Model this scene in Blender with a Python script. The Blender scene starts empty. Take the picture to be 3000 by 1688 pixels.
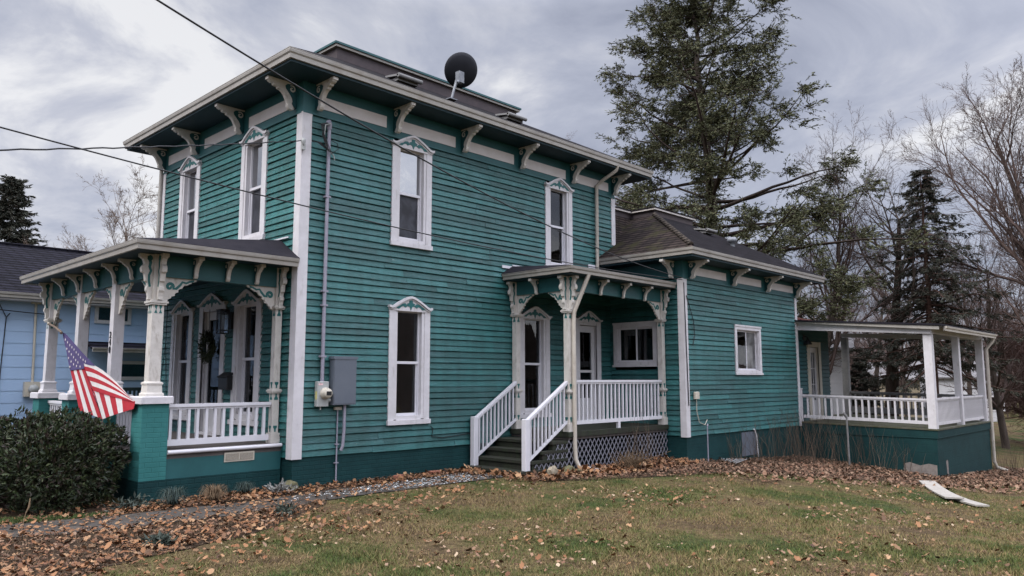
import bpy, math, random
import numpy as np
from mathutils import Vector, Matrix
R = math.radians
rnd = random.Random(7)
S = bpy.context.scene
COL = S.collection

# ------------------------------------------------------------------ helpers
class MB:
    """collects shapes for ONE mesh"""
    def __init__(s): s.v=[]; s.f=[]; s.m=[]; s.s=[]
    def add(s, verts, faces, mi=0, smooth=False):
        o=len(s.v); s.v+= [tuple(p) for p in verts]
        for f in faces: s.f.append(tuple(i+o for i in f)); s.m.append(mi); s.s.append(smooth)
    def box(s,x0,y0,z0,x1,y1,z1,mi=0):
        v=[(x,y,z) for z in (z0,z1) for y in (y0,y1) for x in (x0,x1)]
        s.add(v,[(0,2,3,1),(4,5,7,6),(0,1,5,4),(2,6,7,3),(0,4,6,2),(1,3,7,5)],mi)
    def bevbox(s,x0,y0,z0,x1,y1,z1,b=.012,mi=0):
        # box with chamfered vertical and top edges
        def ring(z,i): return [(x0+i+b,y0+i,z),(x1-i-b,y0+i,z),(x1-i,y0+i+b,z),(x1-i,y1-i-b,z),(x1-i-b,y1-i,z),(x0+i+b,y1-i,z),(x0+i,y1-i-b,z),(x0+i,y0+i+b,z)]
        v=ring(z0,0)+ring(z1-b,0)+ring(z1,b)
        f=[tuple(range(7,-1,-1)),tuple(range(16,24))]
        for k in (0,8):
            for i in range(8): j=(i+1)%8; f.append((k+i,k+j,k+8+j,k+8+i))
        s.add(v,f,mi)
    def prism(s,poly,y0,y1,mi=0):
        """poly in (x,z), extruded along y"""
        n=len(poly); v=[(x,y0,z) for x,z in poly]+[(x,y1,z) for x,z in poly]
        f=[tuple(range(n)),tuple(range(2*n-1,n-1,-1))]+[(i,i+n,(i+1)%n+n,(i+1)%n) for i in range(n)]
        s.add(v,f,mi)
    def prismx(s,poly,x0,x1,mi=0):
        """poly in (y,z), extruded along x"""
        n=len(poly); v=[(x0,y,z) for y,z in poly]+[(x1,y,z) for y,z in poly]
        f=[tuple(range(n-1,-1,-1)),tuple(range(n,2*n))]+[(i,(i+1)%n,(i+1)%n+n,i+n) for i in range(n)]
        s.add(v,f,mi)
    def quad(s,a,b,c,d,mi=0): s.add([a,b,c,d],[(0,1,2,3)],mi)
    def poly(s,pts,mi=0): s.add(pts,[tuple(range(len(pts)))],mi)
    def slab(s,pts,t,mi=0):
        """polygon with thickness t downward"""
        n=len(pts); v=list(pts)+[(x,y,z-t) for x,y,z in pts]
        s.add(v,[tuple(range(n)),tuple(range(2*n-1,n-1,-1))]+[(i,i+n,(i+1)%n+n,(i+1)%n) for i in range(n)],mi)
    def tube(s,pts,r,n=8,mi=0,cap=True):
        pts=[Vector(p) for p in pts]; rr=r if isinstance(r,(list,tuple)) else [r]*len(pts)
        v=[];f=[];prev=None
        for i,p in enumerate(pts):
            a=pts[max(0,i-1)]; b=pts[min(len(pts)-1,i+1)]; t=(b-a).normalized()
            if prev is None:
                prev=t.orthogonal().normalized()
            u=(prev-t*prev.dot(t)); u=u.normalized() if u.length>1e-6 else t.orthogonal().normalized()
            prev=u; w=t.cross(u)
            for k in range(n):
                an=2*math.pi*k/n; v.append(p+(u*math.cos(an)+w*math.sin(an))*rr[i])
        for i in range(len(pts)-1):
            for k in range(n): f.append((i*n+k,i*n+(k+1)%n,(i+1)*n+(k+1)%n,(i+1)*n+k))
        s.add(v,f,mi,True)
        if cap:
            s.add(v[:n],[tuple(range(n-1,-1,-1))],mi); s.add(v[-n:],[tuple(range(n))],mi)
    def lathe(s,prof,cx=0,cy=0,n=24,mi=0):
        """prof: list of (radius,z)"""
        v=[];f=[]
        for r,z in prof:
            for k in range(n): a=2*math.pi*k/n; v.append((cx+r*math.cos(a),cy+r*math.sin(a),z))
        for i in range(len(prof)-1):
            for k in range(n): f.append((i*n+k,i*n+(k+1)%n,(i+1)*n+(k+1)%n,(i+1)*n+k))
        s.add(v,f,mi,True)
    def stroke(s,pts,w,y0,y1,mi=0):
        """flat ribbon of width w along pts (x,z), extruded along y"""
        n=len(pts); L=[];Rr=[]
        for i,(x,z) in enumerate(pts):
            a=pts[max(0,i-1)]; b=pts[min(n-1,i+1)]; dx,dz=b[0]-a[0],b[1]-a[1]; l=math.hypot(dx,dz) or 1
            ww=w*(.45+.55*math.sin(math.pi*min(1,max(.12,i/(n-1))))) if isinstance(w,float) else w[i]
            L.append((x-dz/l*ww/2,z+dx/l*ww/2)); Rr.append((x+dz/l*ww/2,z-dx/l*ww/2))
        for i in range(n-1): s.prism([L[i],L[i+1],Rr[i+1],Rr[i]],y0,y1,mi)
    def build(s,name,mats,parent=None,loc=(0,0,0),rz=0):
        return mesh_obj(name,s.mesh(name,mats),parent,loc,rz)
    def mesh(s,name,mats):
        me=bpy.data.meshes.new(name); me.from_pydata(s.v,[],s.f)
        for m in (mats if isinstance(mats,(list,tuple)) else [mats]): me.materials.append(m)
        me.polygons.foreach_set('material_index',s.m); me.polygons.foreach_set('use_smooth',s.s); me.update()
        return me
def mesh_obj(name,me,parent=None,loc=(0,0,0),rz=0):
    o=bpy.data.objects.new(name,me); COL.objects.link(o); o.location=loc; o.rotation_euler=(0,0,rz)
    if parent: o.parent=parent
    return o
def np_mesh(name,V,F,mats,mi=None,smooth=False):
    """V (n,3), F (m,k) numpy"""
    me=bpy.data.meshes.new(name); m,k=F.shape
    me.vertices.add(len(V)); me.vertices.foreach_set('co',np.ascontiguousarray(V,np.float32).ravel())
    me.loops.add(m*k); me.loops.foreach_set('vertex_index',np.ascontiguousarray(F,np.int32).ravel())
    me.polygons.add(m); me.polygons.foreach_set('loop_start',np.arange(0,m*k,k,dtype=np.int32))
    for x in (mats if isinstance(mats,(list,tuple)) else [mats]): me.materials.append(x)
    if mi is not None: me.polygons.foreach_set('material_index',np.ascontiguousarray(mi,np.int32))
    if smooth: me.polygons.foreach_set('use_smooth',np.ones(m,bool))
    me.update(calc_edges=True); return me
def tag(o,label=None,cat=None,group=None,kind=None):
    for k,v in (('label',label),('category',cat),('group',group),('kind',kind)):
        if v: o[k]=v
    return o
def thing(name,label,cat,loc=(0,0,0),rz=0,group=None):
    o=bpy.data.objects.new(name,None); COL.objects.link(o); o.location=loc; o.rotation_euler=(0,0,rz); o.empty_display_size=.2
    return tag(o,label,cat,group)
CACHE={}
def shared(key,fn):
    if key not in CACHE: CACHE[key]=fn()
    return CACHE[key]

# ------------------------------------------------------------------ terrain
def ss(a,b,x):
    t=np.clip((x-a)/(b-a),0,1); return t*t*(3-2*t)
def gz(x,y):
    x=np.asarray(x,float); y=np.asarray(y,float)
    a=ss(1,10,x)
    return .08-.05*np.clip(x-8.5,0,30)-a*.08*np.clip(-y-1.5,0,6)-ss(6,14,y)*.3
def G(x,y): return float(gz(x,y))

# ------------------------------------------------------------------ materials
def newmat(name):
    m=bpy.data.materials.new(name); m.use_nodes=True; nt=m.node_tree; b=nt.nodes['Principled BSDF']; return m,nt,b
def nd(nt,t,**kw):
    n=nt.nodes.new(t)
    for k,v in kw.items():
        if k in n.inputs: n.inputs[k].default_value=v
        else: setattr(n,k,v)
    return n
def c4(c): return (c[0],c[1],c[2],1)
def ramp(nt,stops):
    r=nt.nodes.new('ShaderNodeValToRGB'); e=r.color_ramp.elements
    while len(e)<len(stops): e.new(.5)
    for i,(p,c) in enumerate(stops): e[i].position=p; e[i].color=c4(c)
    return r
def mixc(nt,a,b,f):
    n=nt.nodes.new('ShaderNodeMix'); n.data_type='RGBA'
    for v,i in ((f,0),(a,6),(b,7)):
        if hasattr(v,'is_linked') : nt.links.new(v,n.inputs[i])
        elif i==0: n.inputs[0].default_value=v
        else: n.inputs[i].default_value=c4(v)
    return n.outputs[2]
def noise(nt,co,scale,detail=4,rough=.55,dist=0):
    n=nd(nt,'ShaderNodeTexNoise',Scale=scale,Detail=detail,Roughness=rough,Distortion=dist)
    nt.links.new(co,n.inputs['Vector']); return n.outputs['Fac']
def bump(nt,b,h,strength=.3,dist=.02):
    n=nd(nt,'ShaderNodeBump',Strength=strength,Distance=dist); nt.links.new(h,n.inputs['Height']); nt.links.new(n.outputs[0],b.inputs['Normal']); return n
def obj_co(nt,scale=(1,1,1)):
    t=nt.nodes.new('ShaderNodeTexCoord'); m=nd(nt,'ShaderNodeMapping'); m.inputs['Scale'].default_value=scale
    nt.links.new(t.outputs['Object'],m.inputs[0]); return m.outputs[0]
def paint(name,col,col2=None,rough=.55,sc=3.,amt=.5,bstr=.15,dirt=None,dsc=1.3,dthr=(.55,.75),spec=.4,grain=(1,1,1)):
    """painted surface: two tones in soft patches, optional dirt streaks, faint bump"""
    m,nt,b=newmat(name); co=obj_co(nt,grain); L=nt.links
    col2=col2 or tuple(c*.8 for c in col)
    f=noise(nt,co,sc,6,.65); r=ramp(nt,[(.35,(0,0,0)),(.65,(1,1,1))]); L.new(f,r.inputs[0])
    out=mixc(nt,col,col2,r.outputs[0]) if amt>=1 else mixc(nt,col,mixc(nt,col,col2,amt),r.outputs[0])
    if dirt:
        co2=obj_co(nt,(1.5,1.5,.45)); g=noise(nt,co2,dsc*4,7,.7); r2=ramp(nt,[(dthr[0],(0,0,0)),(dthr[1],(1,1,1))]); L.new(g,r2.inputs[0])
        out=mixc(nt,out,dirt,r2.outputs[0])
    L.new(out,b.inputs['Base Color']); b.inputs['Roughness'].default_value=rough; b.inputs['Specular IOR Level'].default_value=spec
    h=noise(nt,co,sc*14,5,.7); bump(nt,b,h,bstr,.01)
    return m
M={}
def siding_mat(name,c0,c1,c2,peel=True,gloss=.42):
    m,nt,b=newmat(name); L=nt.links; co=obj_co(nt); g=nt.nodes.new('ShaderNodeNewGeometry')
    big=noise(nt,co,.7,5,.6); r=ramp(nt,[(.35,(0,0,0)),(.68,(1,1,1))]); L.new(big,r.inputs[0])
    col=mixc(nt,c0,c1,r.outputs[0])
    # odd board faces a little lighter or bluer, in patches along the board
    cs=obj_co(nt,(1,1,7)); pt=noise(nt,cs,1.5,4,.6); r1=ramp(nt,[(.52,(0,0,0)),(.72,(1,1,1))]); L.new(pt,r1.inputs[0])
    f1=nd(nt,'ShaderNodeMath',operation='MULTIPLY'); L.new(r1.outputs[0],f1.inputs[0]); f1.inputs[1].default_value=.75
    col=mixc(nt,col,c2,f1.outputs[0])
    hsv=nd(nt,'ShaderNodeHueSaturation'); mr=nd(nt,'ShaderNodeMapRange'); mr.inputs['To Min'].default_value=.70; mr.inputs['To Max'].default_value=1.24
    L.new(g.outputs['Random Per Island'],mr.inputs[0]); L.new(mr.outputs[0],hsv.inputs['Value']); L.new(col,hsv.inputs['Color']); col=hsv.outputs[0]
    cf=obj_co(nt,(.8,.8,34)); fg=noise(nt,cf,2.2,5,.6); r5=ramp(nt,[(.3,(.84,.84,.84)),(.7,(1.12,1.12,1.12))]); L.new(fg,r5.inputs[0]); mm=nd(nt,'ShaderNodeMix',data_type='RGBA',blend_type='MULTIPLY'); mm.inputs[0].default_value=1; L.new(col,mm.inputs[6]); L.new(r5.outputs[0],mm.inputs[7]); col=mm.outputs[2]
    cv=obj_co(nt,(3.2,3.2,.4)); vg=noise(nt,cv,1.6,6,.65); r6=ramp(nt,[(.35,(.80,.80,.78)),(.6,(1.06,1.06,1.06))]); L.new(vg,r6.inputs[0]); m6=nd(nt,'ShaderNodeMix',data_type='RGBA',blend_type='MULTIPLY'); m6.inputs[0].default_value=1; L.new(col,m6.inputs[6]); L.new(r6.outputs[0],m6.inputs[7]); col=m6.outputs[2]
    if peel:
        cp=obj_co(nt,(1.2,1.2,3)); pn=noise(nt,cp,5.5,8,.75,.4); r3=ramp(nt,[(.665,(0,0,0)),(.685,(1,1,1))]); L.new(pn,r3.inputs[0])
        col=mixc(nt,col,(.30,.33,.31),r3.outputs[0])
    L.new(col,b.inputs['Base Color']); b.inputs['Specular IOR Level'].default_value=.5
    rn=noise(nt,co,9,4,.6); mr2=nd(nt,'ShaderNodeMapRange'); mr2.inputs['To Min'].default_value=gloss-.12; mr2.inputs['To Max'].default_value=gloss+.22; L.new(rn,mr2.inputs[0]); L.new(mr2.outputs[0],b.inputs['Roughness'])
    cb=obj_co(nt,(1,1,2.2)); h=noise(nt,cb,13,7,.72,.3); bump(nt,b,h,.55 if gloss>.35 else .9,.025)
    return m
M['siding']=siding_mat('teal_siding_paint',(.017,.092,.091),(.025,.121,.119),(.056,.150,.162))
M['siding_front']=siding_mat('teal_siding_alligatored_lit',(.021,.115,.110),(.032,.150,.145),(.060,.18,.188),True,.28)  # alligatored paint, its teal also made paler for the stronger light on this wall
M['teal']=paint('teal_trim_paint',(.013,.075,.08),(.018,.095,.10),.5,2.,1)
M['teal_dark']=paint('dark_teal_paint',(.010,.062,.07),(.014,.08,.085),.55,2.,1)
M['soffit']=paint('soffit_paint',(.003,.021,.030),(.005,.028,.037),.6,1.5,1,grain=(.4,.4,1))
M['scroll']=paint('scroll_paint',(.008,.05,.06),(.012,.075,.08),.5,6,1)
M['scroll_teal']=paint('scroll_teal_paint',(.012,.10,.10),(.02,.13,.125),.5,6,1)
M['cream']=paint('cream_trim_paint',(.57,.54,.50),(.47,.44,.40),.5,5,1,.25,(.24,.20,.15),1.4,(.55,.76))
M['white']=paint('white_trim_paint',(.58,.56,.575),(.50,.48,.49),.45,4,1,.2,(.30,.28,.25),1.4,(.58,.80))
M['panel']=paint('frieze_panel_paint',(.62,.575,.55),(.56,.515,.48),.5,3,1)
M['vinyl']=paint('white_vinyl',(.60,.59,.62),(.56,.55,.58),.35,3,1,.03)
M['gutter']=paint('weathered_cream_gutter',(.33,.31,.28),(.27,.25,.225),.45,2.0,1,.1,(.22,.19,.155),.5,(.50,.80),grain=(1,1,1))
M['down']=paint('cream_downspout',(.48,.44,.38),(.42,.375,.32),.45,4,1,.05,(.25,.22,.16),1.4,(.55,.75))
M['cable']=paint('black_cable_rubber',(.012,.012,.014),None,.6)
M['grey_pipe']=paint('grey_conduit_plastic',(.27,.26,.31),(.23,.22,.27),.5,5,1)
M['grey_box']=paint('grey_enamel',(.115,.13,.155),(.10,.115,.14),.4,3,1,.03)
M['light_box']=paint('light_grey_enamel',(.36,.37,.36),(.31,.32,.31),.45,4,1,.05)
M['black']=paint('black_metal',(.012,.012,.013),None,.5)
M['dish']=paint('dark_dish_enamel',(.012,.013,.018),(.017,.018,.024),.6,3,1,spec=.2)
M['galv']=paint('galvanised_steel',(.14,.15,.17),(.2,.21,.23),.45,9,1)
M['interior']=paint('unlit_room',(.05,.048,.046),None,.9)
M['conc']=paint('mossy_steps',(.024,.021,.016),(.012,.015,.009),.85,4,1,.5,(.02,.03,.012),1.6,(.45,.7))
M['floorwood']=paint('porch_floor_paint',(.10,.085,.08),(.06,.052,.05),.65,5,1,.2,grain=(1,5,1))
M['lattice']=paint('weathered_lattice',(.20,.20,.23),(.14,.14,.165),.7,5,1,.1)
M['moss']=paint('mossy_edge',(.05,.055,.022),(.09,.085,.07),.9,6,1,.5)
M['greywood']=paint('grey_weathered_wood',(.22,.215,.21),(.15,.15,.15),.75,5,1,.2)
M['door']=paint('white_door_paint',(.55,.54,.55),(.50,.49,.50),.45,3,1,.05)
M['blackgreen']=paint('dark_green_swing_paint',(.012,.03,.03),(.018,.04,.038),.5,4,1)
M['tan_plastic']=paint('almond_plastic',(.50,.46,.38),(.44,.40,.33),.5,4,1)
M['brown_vent']=paint('vent_shadow_brown',(.10,.07,.05),None,.7)

def brickmat(name,c0,c1,sx=4.6,sz=13.,flake=None,b_str=.6):
    m,nt,b=newmat(name); L=nt.links; t=nt.nodes.new('ShaderNodeTexCoord'); s=nd(nt,'ShaderNodeSeparateXYZ'); L.new(t.outputs['Object'],s.inputs[0])
    a=nd(nt,'ShaderNodeMath',operation='ADD'); L.new(s.outputs[0],a.inputs[0]); L.new(s.outputs[1],a.inputs[1])
    c=nd(nt,'ShaderNodeCombineXYZ'); L.new(a.outputs[0],c.inputs[0]); L.new(s.outputs[2],c.inputs[1])
    br=nd(nt,'ShaderNodeTexBrick'); L.new(c.outputs[0],br.inputs['Vector'])
    br.inputs['Color1'].default_value=(1,1,1,1); br.inputs['Color2'].default_value=(.8,.8,.8,1); br.inputs['Mortar'].default_value=(0,0,0,1)
    br.inputs['Scale'].default_value=1; br.inputs['Brick Width'].default_value=1/sx; br.inputs['Row Height'].default_value=1/sz; br.inputs['Mortar Size'].default_value=.007; br.inputs['Mortar Smooth'].default_value=.6
    n=noise(nt,t.outputs['Object'],2.2,6,.65); r=ramp(nt,[(.35,(0,0,0)),(.65,(1,1,1))]); L.new(n,r.inputs[0]); col=mixc(nt,c0,c1,r.outputs[0])
    if flake:
        pn=noise(nt,t.outputs['Object'],3.3,8,.7); r3=ramp(nt,[(.70,(0,0,0)),(.72,(1,1,1))]); L.new(pn,r3.inputs[0]); col=mixc(nt,col,flake,r3.outputs[0])
    jr=ramp(nt,[(0,(.84,.84,.84)),(.5,(1,1,1))]); L.new(br.outputs['Color'],jr.inputs[0]); jm=nd(nt,'ShaderNodeMix',data_type='RGBA',blend_type='MULTIPLY'); jm.inputs[0].default_value=1; L.new(col,jm.inputs[6]); L.new(jr.outputs[0],jm.inputs[7]); L.new(jm.outputs[2],b.inputs['Base Color']); b.inputs['Roughness'].default_value=.7; b.inputs['Specular IOR Level'].default_value=.2
    h=nd(nt,'ShaderNodeMath',operation='ADD'); hn=noise(nt,t.outputs['Object'],30,5,.7); h2=nd(nt,'ShaderNodeMath',operation='MULTIPLY'); L.new(hn,h2.inputs[0]); h2.inputs[1].default_value=.6
    L.new(br.outputs['Color'],h.inputs[0]); L.new(h2.outputs[0],h.inputs[1]); bump(nt,b,h.outputs[0],b_str,.012)
    return m
M['found']=brickmat('dark_teal_painted_brick',(.004,.028,.030),(.007,.040,.042),4.6,13.5)
M['block']=brickmat('dark_teal_painted_block',(.004,.025,.027),(.007,.036,.037),2.4,4.8,(.28,.24,.22),.35)
M['pier']=brickmat('teal_painted_brick',(.028,.135,.13),(.038,.165,.16),4.6,13.5,None,.35)

def roofmat(name,c0,c1,row=7.,moss=None,wid=3.2):
    m,nt,b=newmat(name); L=nt.links; t=nt.nodes.new('ShaderNodeTexCoord'); s=nd(nt,'ShaderNodeSeparateXYZ'); L.new(t.outputs['Object'],s.inputs[0])
    a=nd(nt,'ShaderNodeMath',operation='ADD'); L.new(s.outputs[0],a.inputs[0]); L.new(s.outputs[1],a.inputs[1])
    c=nd(nt,'ShaderNodeCombineXYZ'); L.new(a.outputs[0],c.inputs[0]); L.new(s.outputs[2],c.inputs[1])
    br=nd(nt,'ShaderNodeTexBrick'); L.new(c.outputs[0],br.inputs['Vector']); br.inputs['Scale'].default_value=1
    br.inputs['Color1'].default_value=c4(c0); br.inputs['Color2'].default_value=c4(c1); br.inputs['Mortar'].default_value=c4([x*.12 for x in c0])
    br.inputs['Brick Width'].default_value=1/wid; br.inputs['Row Height'].default_value=1/(row*1.9); br.inputs['Mortar Size'].default_value=.024; br.inputs['Mortar Smooth'].default_value=.4
    n=noise(nt,t.outputs['Object'],45,4,.7); r=ramp(nt,[(.3,(.6,.6,.6)),(.7,(1.25,1.25,1.25))]); L.new(n,r.inputs[0])
    mx=nd(nt,'ShaderNodeMix',data_type='RGBA',blend_type='MULTIPLY'); mx.inputs[0].default_value=1; L.new(br.outputs['Color'],mx.inputs[6]); L.new(r.outputs[0],mx.inputs[7]); col=mx.outputs[2]
    if moss:
        pn=noise(nt,t.outputs['Object'],1.6,7,.7); r3=ramp(nt,[(.52,(0,0,0)),(.66,(1,1,1))]); L.new(pn,r3.inputs[0]); col=mixc(nt,col,moss,r3.outputs[0])
    L.new(col,b.inputs['Base Color']); b.inputs['Roughness'].default_value=.95; b.inputs['Specular IOR Level'].default_value=.08
    bump(nt,b,br.outputs['Fac'],-.8,.03)
    return m
M['roof']=roofmat('charcoal_shingles',(.024,.021,.026),(.010,.008,.011))
M['roof_brown']=roofmat('brown_mossy_shingles',(.062,.046,.041),(.026,.020,.020),6.,(.032,.03,.014))
M['roof_ridge']=roofmat('brown_ridge_shingles',(.085,.07,.058),(.06,.05,.042),6.)
M['roof_blue']=roofmat('slate_blue_shingles',(.022,.021,.032),(.012,.012,.018),6.)
M['roof_red']=roofmat('faded_red_shingles',(.16,.06,.05),(.10,.05,.045),6.)
M['membrane']=paint('dark_roof_membrane',(.014,.013,.018),(.022,.02,.025),.8,4,1,.5,spec=.1)
M['deckside']=paint('weathered_brown_metal',(.085,.068,.07),(.06,.05,.054),.6,3,1,.1,spec=.15)

def glassmat(name,base=(.008,.009,.011),rough=.03,ior=1.52,spec=.5,streak=0.):
    m,nt,b=newmat(name); L=nt.links; co=obj_co(nt)
    n=noise(nt,co,2.2,3,.5,.5); r=ramp(nt,[(.4,tuple(c*.6 for c in base)),(.65,tuple(c*1.7 for c in base))]); L.new(n,r.inputs[0]); L.new(r.outputs[0],b.inputs['Base Color'])
    b.inputs['Roughness'].default_value=rough; b.inputs['IOR'].default_value=ior; b.inputs['Specular IOR Level'].default_value=spec
    h=noise(nt,co,2.5,2,.5); bump(nt,b,h,.06,.05)
    return m
def clearglass(name):
    m,nt,b=newmat(name); L=nt.links; nt.nodes.remove(b); o=nt.nodes['Material Output']; tr=nd(nt,'ShaderNodeBsdfTransparent'); tr.inputs[0].default_value=(.50,.52,.53,1); gl=nd(nt,'ShaderNodeBsdfGlossy',Roughness=.015); gl.inputs[0].default_value=(.9,.92,.95,1)
    co=obj_co(nt); h=noise(nt,co,2.3,2,.5); bm=nd(nt,'ShaderNodeBump',Strength=.05,Distance=.05); L.new(h,bm.inputs['Height']); L.new(bm.outputs[0],gl.inputs['Normal']); fr=nd(nt,'ShaderNodeFresnel',IOR=1.55); mx=nd(nt,'ShaderNodeMixShader'); L.new(fr.outputs[0],mx.inputs[0]); L.new(tr.outputs[0],mx.inputs[1]); L.new(gl.outputs[0],mx.inputs[2]); L.new(mx.outputs[0],o.inputs[0]); return m
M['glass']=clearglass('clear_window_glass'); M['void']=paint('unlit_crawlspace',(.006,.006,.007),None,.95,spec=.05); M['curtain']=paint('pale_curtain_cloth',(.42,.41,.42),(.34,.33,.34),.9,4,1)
M['glass_up']=glassmat('double_glazed_window_glass',(.012,.014,.018),.02,2.6,1.)
M['screen']=glassmat('insect_screen',(.035,.036,.044),.45,1.4,.4)
M['frost']=glassmat('curtained_glass',(.10,.10,.10),.08)
# ------------------------------------------------------------------ the green house
H=thing('green_house','teal clapboard Italianate house with bracketed eaves and gingerbread porches','house')
def part(name,mb,mats,loc=(0,0,0),rz=0,parent=None): return mb.build(name,mats,parent or H,loc,rz)
TO_S=lambda yw:(lambda u,d,z:(u,yw-d,z))        # wall facing -Y
TO_W=lambda xw:(lambda u,d,z:(xw-d,u,z))        # wall facing -X
ROW=.1195
def clap(to,u0,u1,z0,z1,holes=(),seed=1,step=.55):
    """lapped boards: every row leans out to a lip; holes = (u0,u1,z0,z1)"""
    rg=random.Random(seed); mb=MB(); n=int(round((z1-z0)/ROW)); h=(z1-z0)/n
    for k in range(n):
        a,b=z0+k*h,z0+(k+1)*h
        ints=[(u0,u1)]
        for (p,q,r,t) in holes:
            if b>r+.01 and a<t-.01:
                new=[]
                for (s,e) in ints:
                    if q<=s or p>=e: new.append((s,e)); continue
                    if p>s: new.append((s,p))
                    if q<e: new.append((q,e))
                ints=new
        ph=rg.random()*9; amp=rg.uniform(.002,.009)
        wob=lambda u,ph=ph,amp=amp: amp*math.sin(u*.9+ph)+.0025*math.sin(u*3.1+ph*2)
        for (s,e) in ints:
            cuts=[s]
            while e-cuts[-1]>2.8: cuts.append(cuts[-1]+rg.uniform(1.0,2.7))
            cuts.append(e)
            for s2,e2 in zip(cuts,cuts[1:]):
                if e2-s2<.02: continue
                m=max(1,int((e2-s2)/step)); dj=rg.uniform(-.004,.006); zj=rg.uniform(-.006,.004); v=[];f=[]
                for i in range(m+1):
                    u=s2+(e2-s2)*i/m-(.005 if i==m and e2<u1 else 0); w=wob(u)+zj; dd=dj+.002*math.sin(u*5+ph)
                    v+=[to(u,-.02,a+w+.004),to(u,.026+dd,a+w),to(u,.028+dd,a+w+.006),to(u,.006,b-.012),to(u,-.02,b+.004)]
                for i in range(m):
                    for j in range(4): f.append((5*i+j,5*i+5+j,5*i+6+j,5*i+1+j))
                mb.add(v,f)
    return mb
L_,W_=9.21,6.03
XE,YE,XR=8.977,-2.151,15.24
def hole(c,w,z0,z1): return (c-w/2+.06,c+w/2-.06,z0+.03,z1)
hs=[hole(2.446,1.0,1.06,3.32),hole(2.446,1.0,4.5,6.6),hole(6.945,.99,4.5,6.6),hole(6.05,1.05,1.06,3.32),hole(8.02,1.0,.86,3.32)]
part('wall',clap(TO_S(0),0,L_,.59,6.63,hs,3),M['siding'])
hf=[hole(y,1.0,1.06,3.32) for y in (1.70,4.58)]+[hole(3.16,1.14,.84,3.34)]+[hole(y,1.0,4.5,6.6) for y in (1.69,4.55)]
part('wall',clap(TO_W(0),0,W_,.59,6.63,hf,5),M['siding_front'])
part('wall',clap(TO_W(XE),YE,0,.59,4.30,[(-1.38,-.17,2.25,3.28)],8),M['siding'])
part('wall',clap(TO_S(YE),XE,XR,.59,4.30,[(11.45,12.8,2.08,3.28)],9),M['siding'])
# far sides, seen only from elsewhere
mb=MB(); mb.quad((0,W_,.59),(L_,W_,.59),(L_,W_,7.2),(0,W_,7.2)); mb.quad((L_,0,.59),(L_,W_,.59),(L_,W_,7.2),(L_,0,7.2))
mb.quad((XR,YE,.59),(XR,4.6,.59),(XR,4.6,4.8),(XR,YE,4.8)); mb.quad((L_,4.6,.59),(XR,4.6,.59),(XR,4.6,4.8),(L_,4.6,4.8)); part('wall',mb,M['siding'])
# rear addition under the back porch
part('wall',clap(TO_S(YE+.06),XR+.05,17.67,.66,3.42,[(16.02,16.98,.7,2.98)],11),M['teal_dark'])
# foundations
mb=MB(); mb.box(.002,.002,-.6,L_-.01,W_-.01,.6); mb.box(XE+.002,YE+.002,-.9,XR-.002,4.59,.6); part('foundation',mb,M['found'])
mb=MB(); mb.box(XR+.01,YE+.07,-1.3,17.66,2.5,.655); mb.box(17.57,YE+.08,.66,17.67,2.5,3.45); part('foundation',mb,M['block'])

# corner boards
def corner(x,y,z0,z1,w=.155,t=.036):
    mb=MB(); mb.box(x-t,y-t,z0,x+w,y,z1); mb.box(x-t,y,z0,x,y+w,z1); mb.box(x-t-.004,y-t-.004,z1-.05,x+w+.004,y+.0,z1-.001)
    return mb
part('corner_board',corner(0,0,.57,6.64),M['white'])
part('corner_board',corner(XE,YE,.57,4.31,.13),M['white'])
mb=MB(); mb.box(L_-.15,-.036,5.38,L_+.01,-.001,6.64); part('corner_board',mb,M['white'])
mb=MB(); mb.box(-.036,W_-.15,.57,-.001,W_+.01,6.64); part('corner_board',mb,M['white'])
mb=MB(); mb.box(XR-.13,YE-.036,.57,XR+.01,YE-.001,4.31); part('corner_board',mb,M['white'])

# frieze boards, panels and soffits
def frieze(x0,x1,y,z0,z1): 
    mb=MB(); mb.box(x0,y-.028,z0,x1,y-.001,z1); mb.box(x0,y-.045,z0-.035,x1,y-.001,z0-.002); return mb
part('frieze_board',frieze(-.028,L_,0,6.66,7.22),M['teal'])
mb=MB(); mb.box(-.028,.0,6.66,-.001,W_,7.22); mb.box(-.045,0,6.625,-.001,W_,6.658); part('frieze_board',mb,M['teal'])
part('frieze_board',frieze(XE-.028,XR,YE,4.33,4.79),M['teal'])
mb=MB(); mb.box(XE-.028,YE,4.33,XE-.001,-.03,4.79); part('frieze_board',mb,M['teal'])
for x0,x1 in [(.37,1.79),(2.13,3.585),(3.94,5.37),(5.74,7.2),(7.58,8.93)]:
    mb=MB(); mb.box(x0,-.04,6.775,x1,-.0285,7.0); part('frieze_panel',mb,M['panel'])
for y0,y1 in [(.35,1.95),(2.36,3.9),(4.36,5.75)]:
    mb=MB(); mb.box(-.04,y0,6.785,-.0285,y1,7.0); part('frieze_panel',mb,M['panel'])
for x0,x1 in [(9.42,11.03),(11.4,12.99),(13.41,15.02)]:
    mb=MB(); mb.box(x0,YE-.04,4.43,x1,YE-.0285,4.625); part('frieze_panel',mb,M['panel'])
EX0,EX1,EY0,EY1=-.64,9.98,-.64,6.67
mb=MB()
mb.box(EX0,EY0,7.20,EX1,-.03,7.242); mb.box(EX0,-.03,7.202,-.03,EY1,7.242); mb.box(L_,-.03,7.202,EX1,EY1,7.242); mb.box(-.03,W_,7.203,L_,EY1,7.243)
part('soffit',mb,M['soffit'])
mb=MB(); mb.box(8.47,-2.72,4.735,15.9,YE-.03,4.79); mb.box(8.47,YE-.03,4.737,XE-.03,-.03,4.79); mb.box(XR,YE-.03,4.737,15.9,5.1,4.79); part('soffit',mb,M['soffit'])

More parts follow.
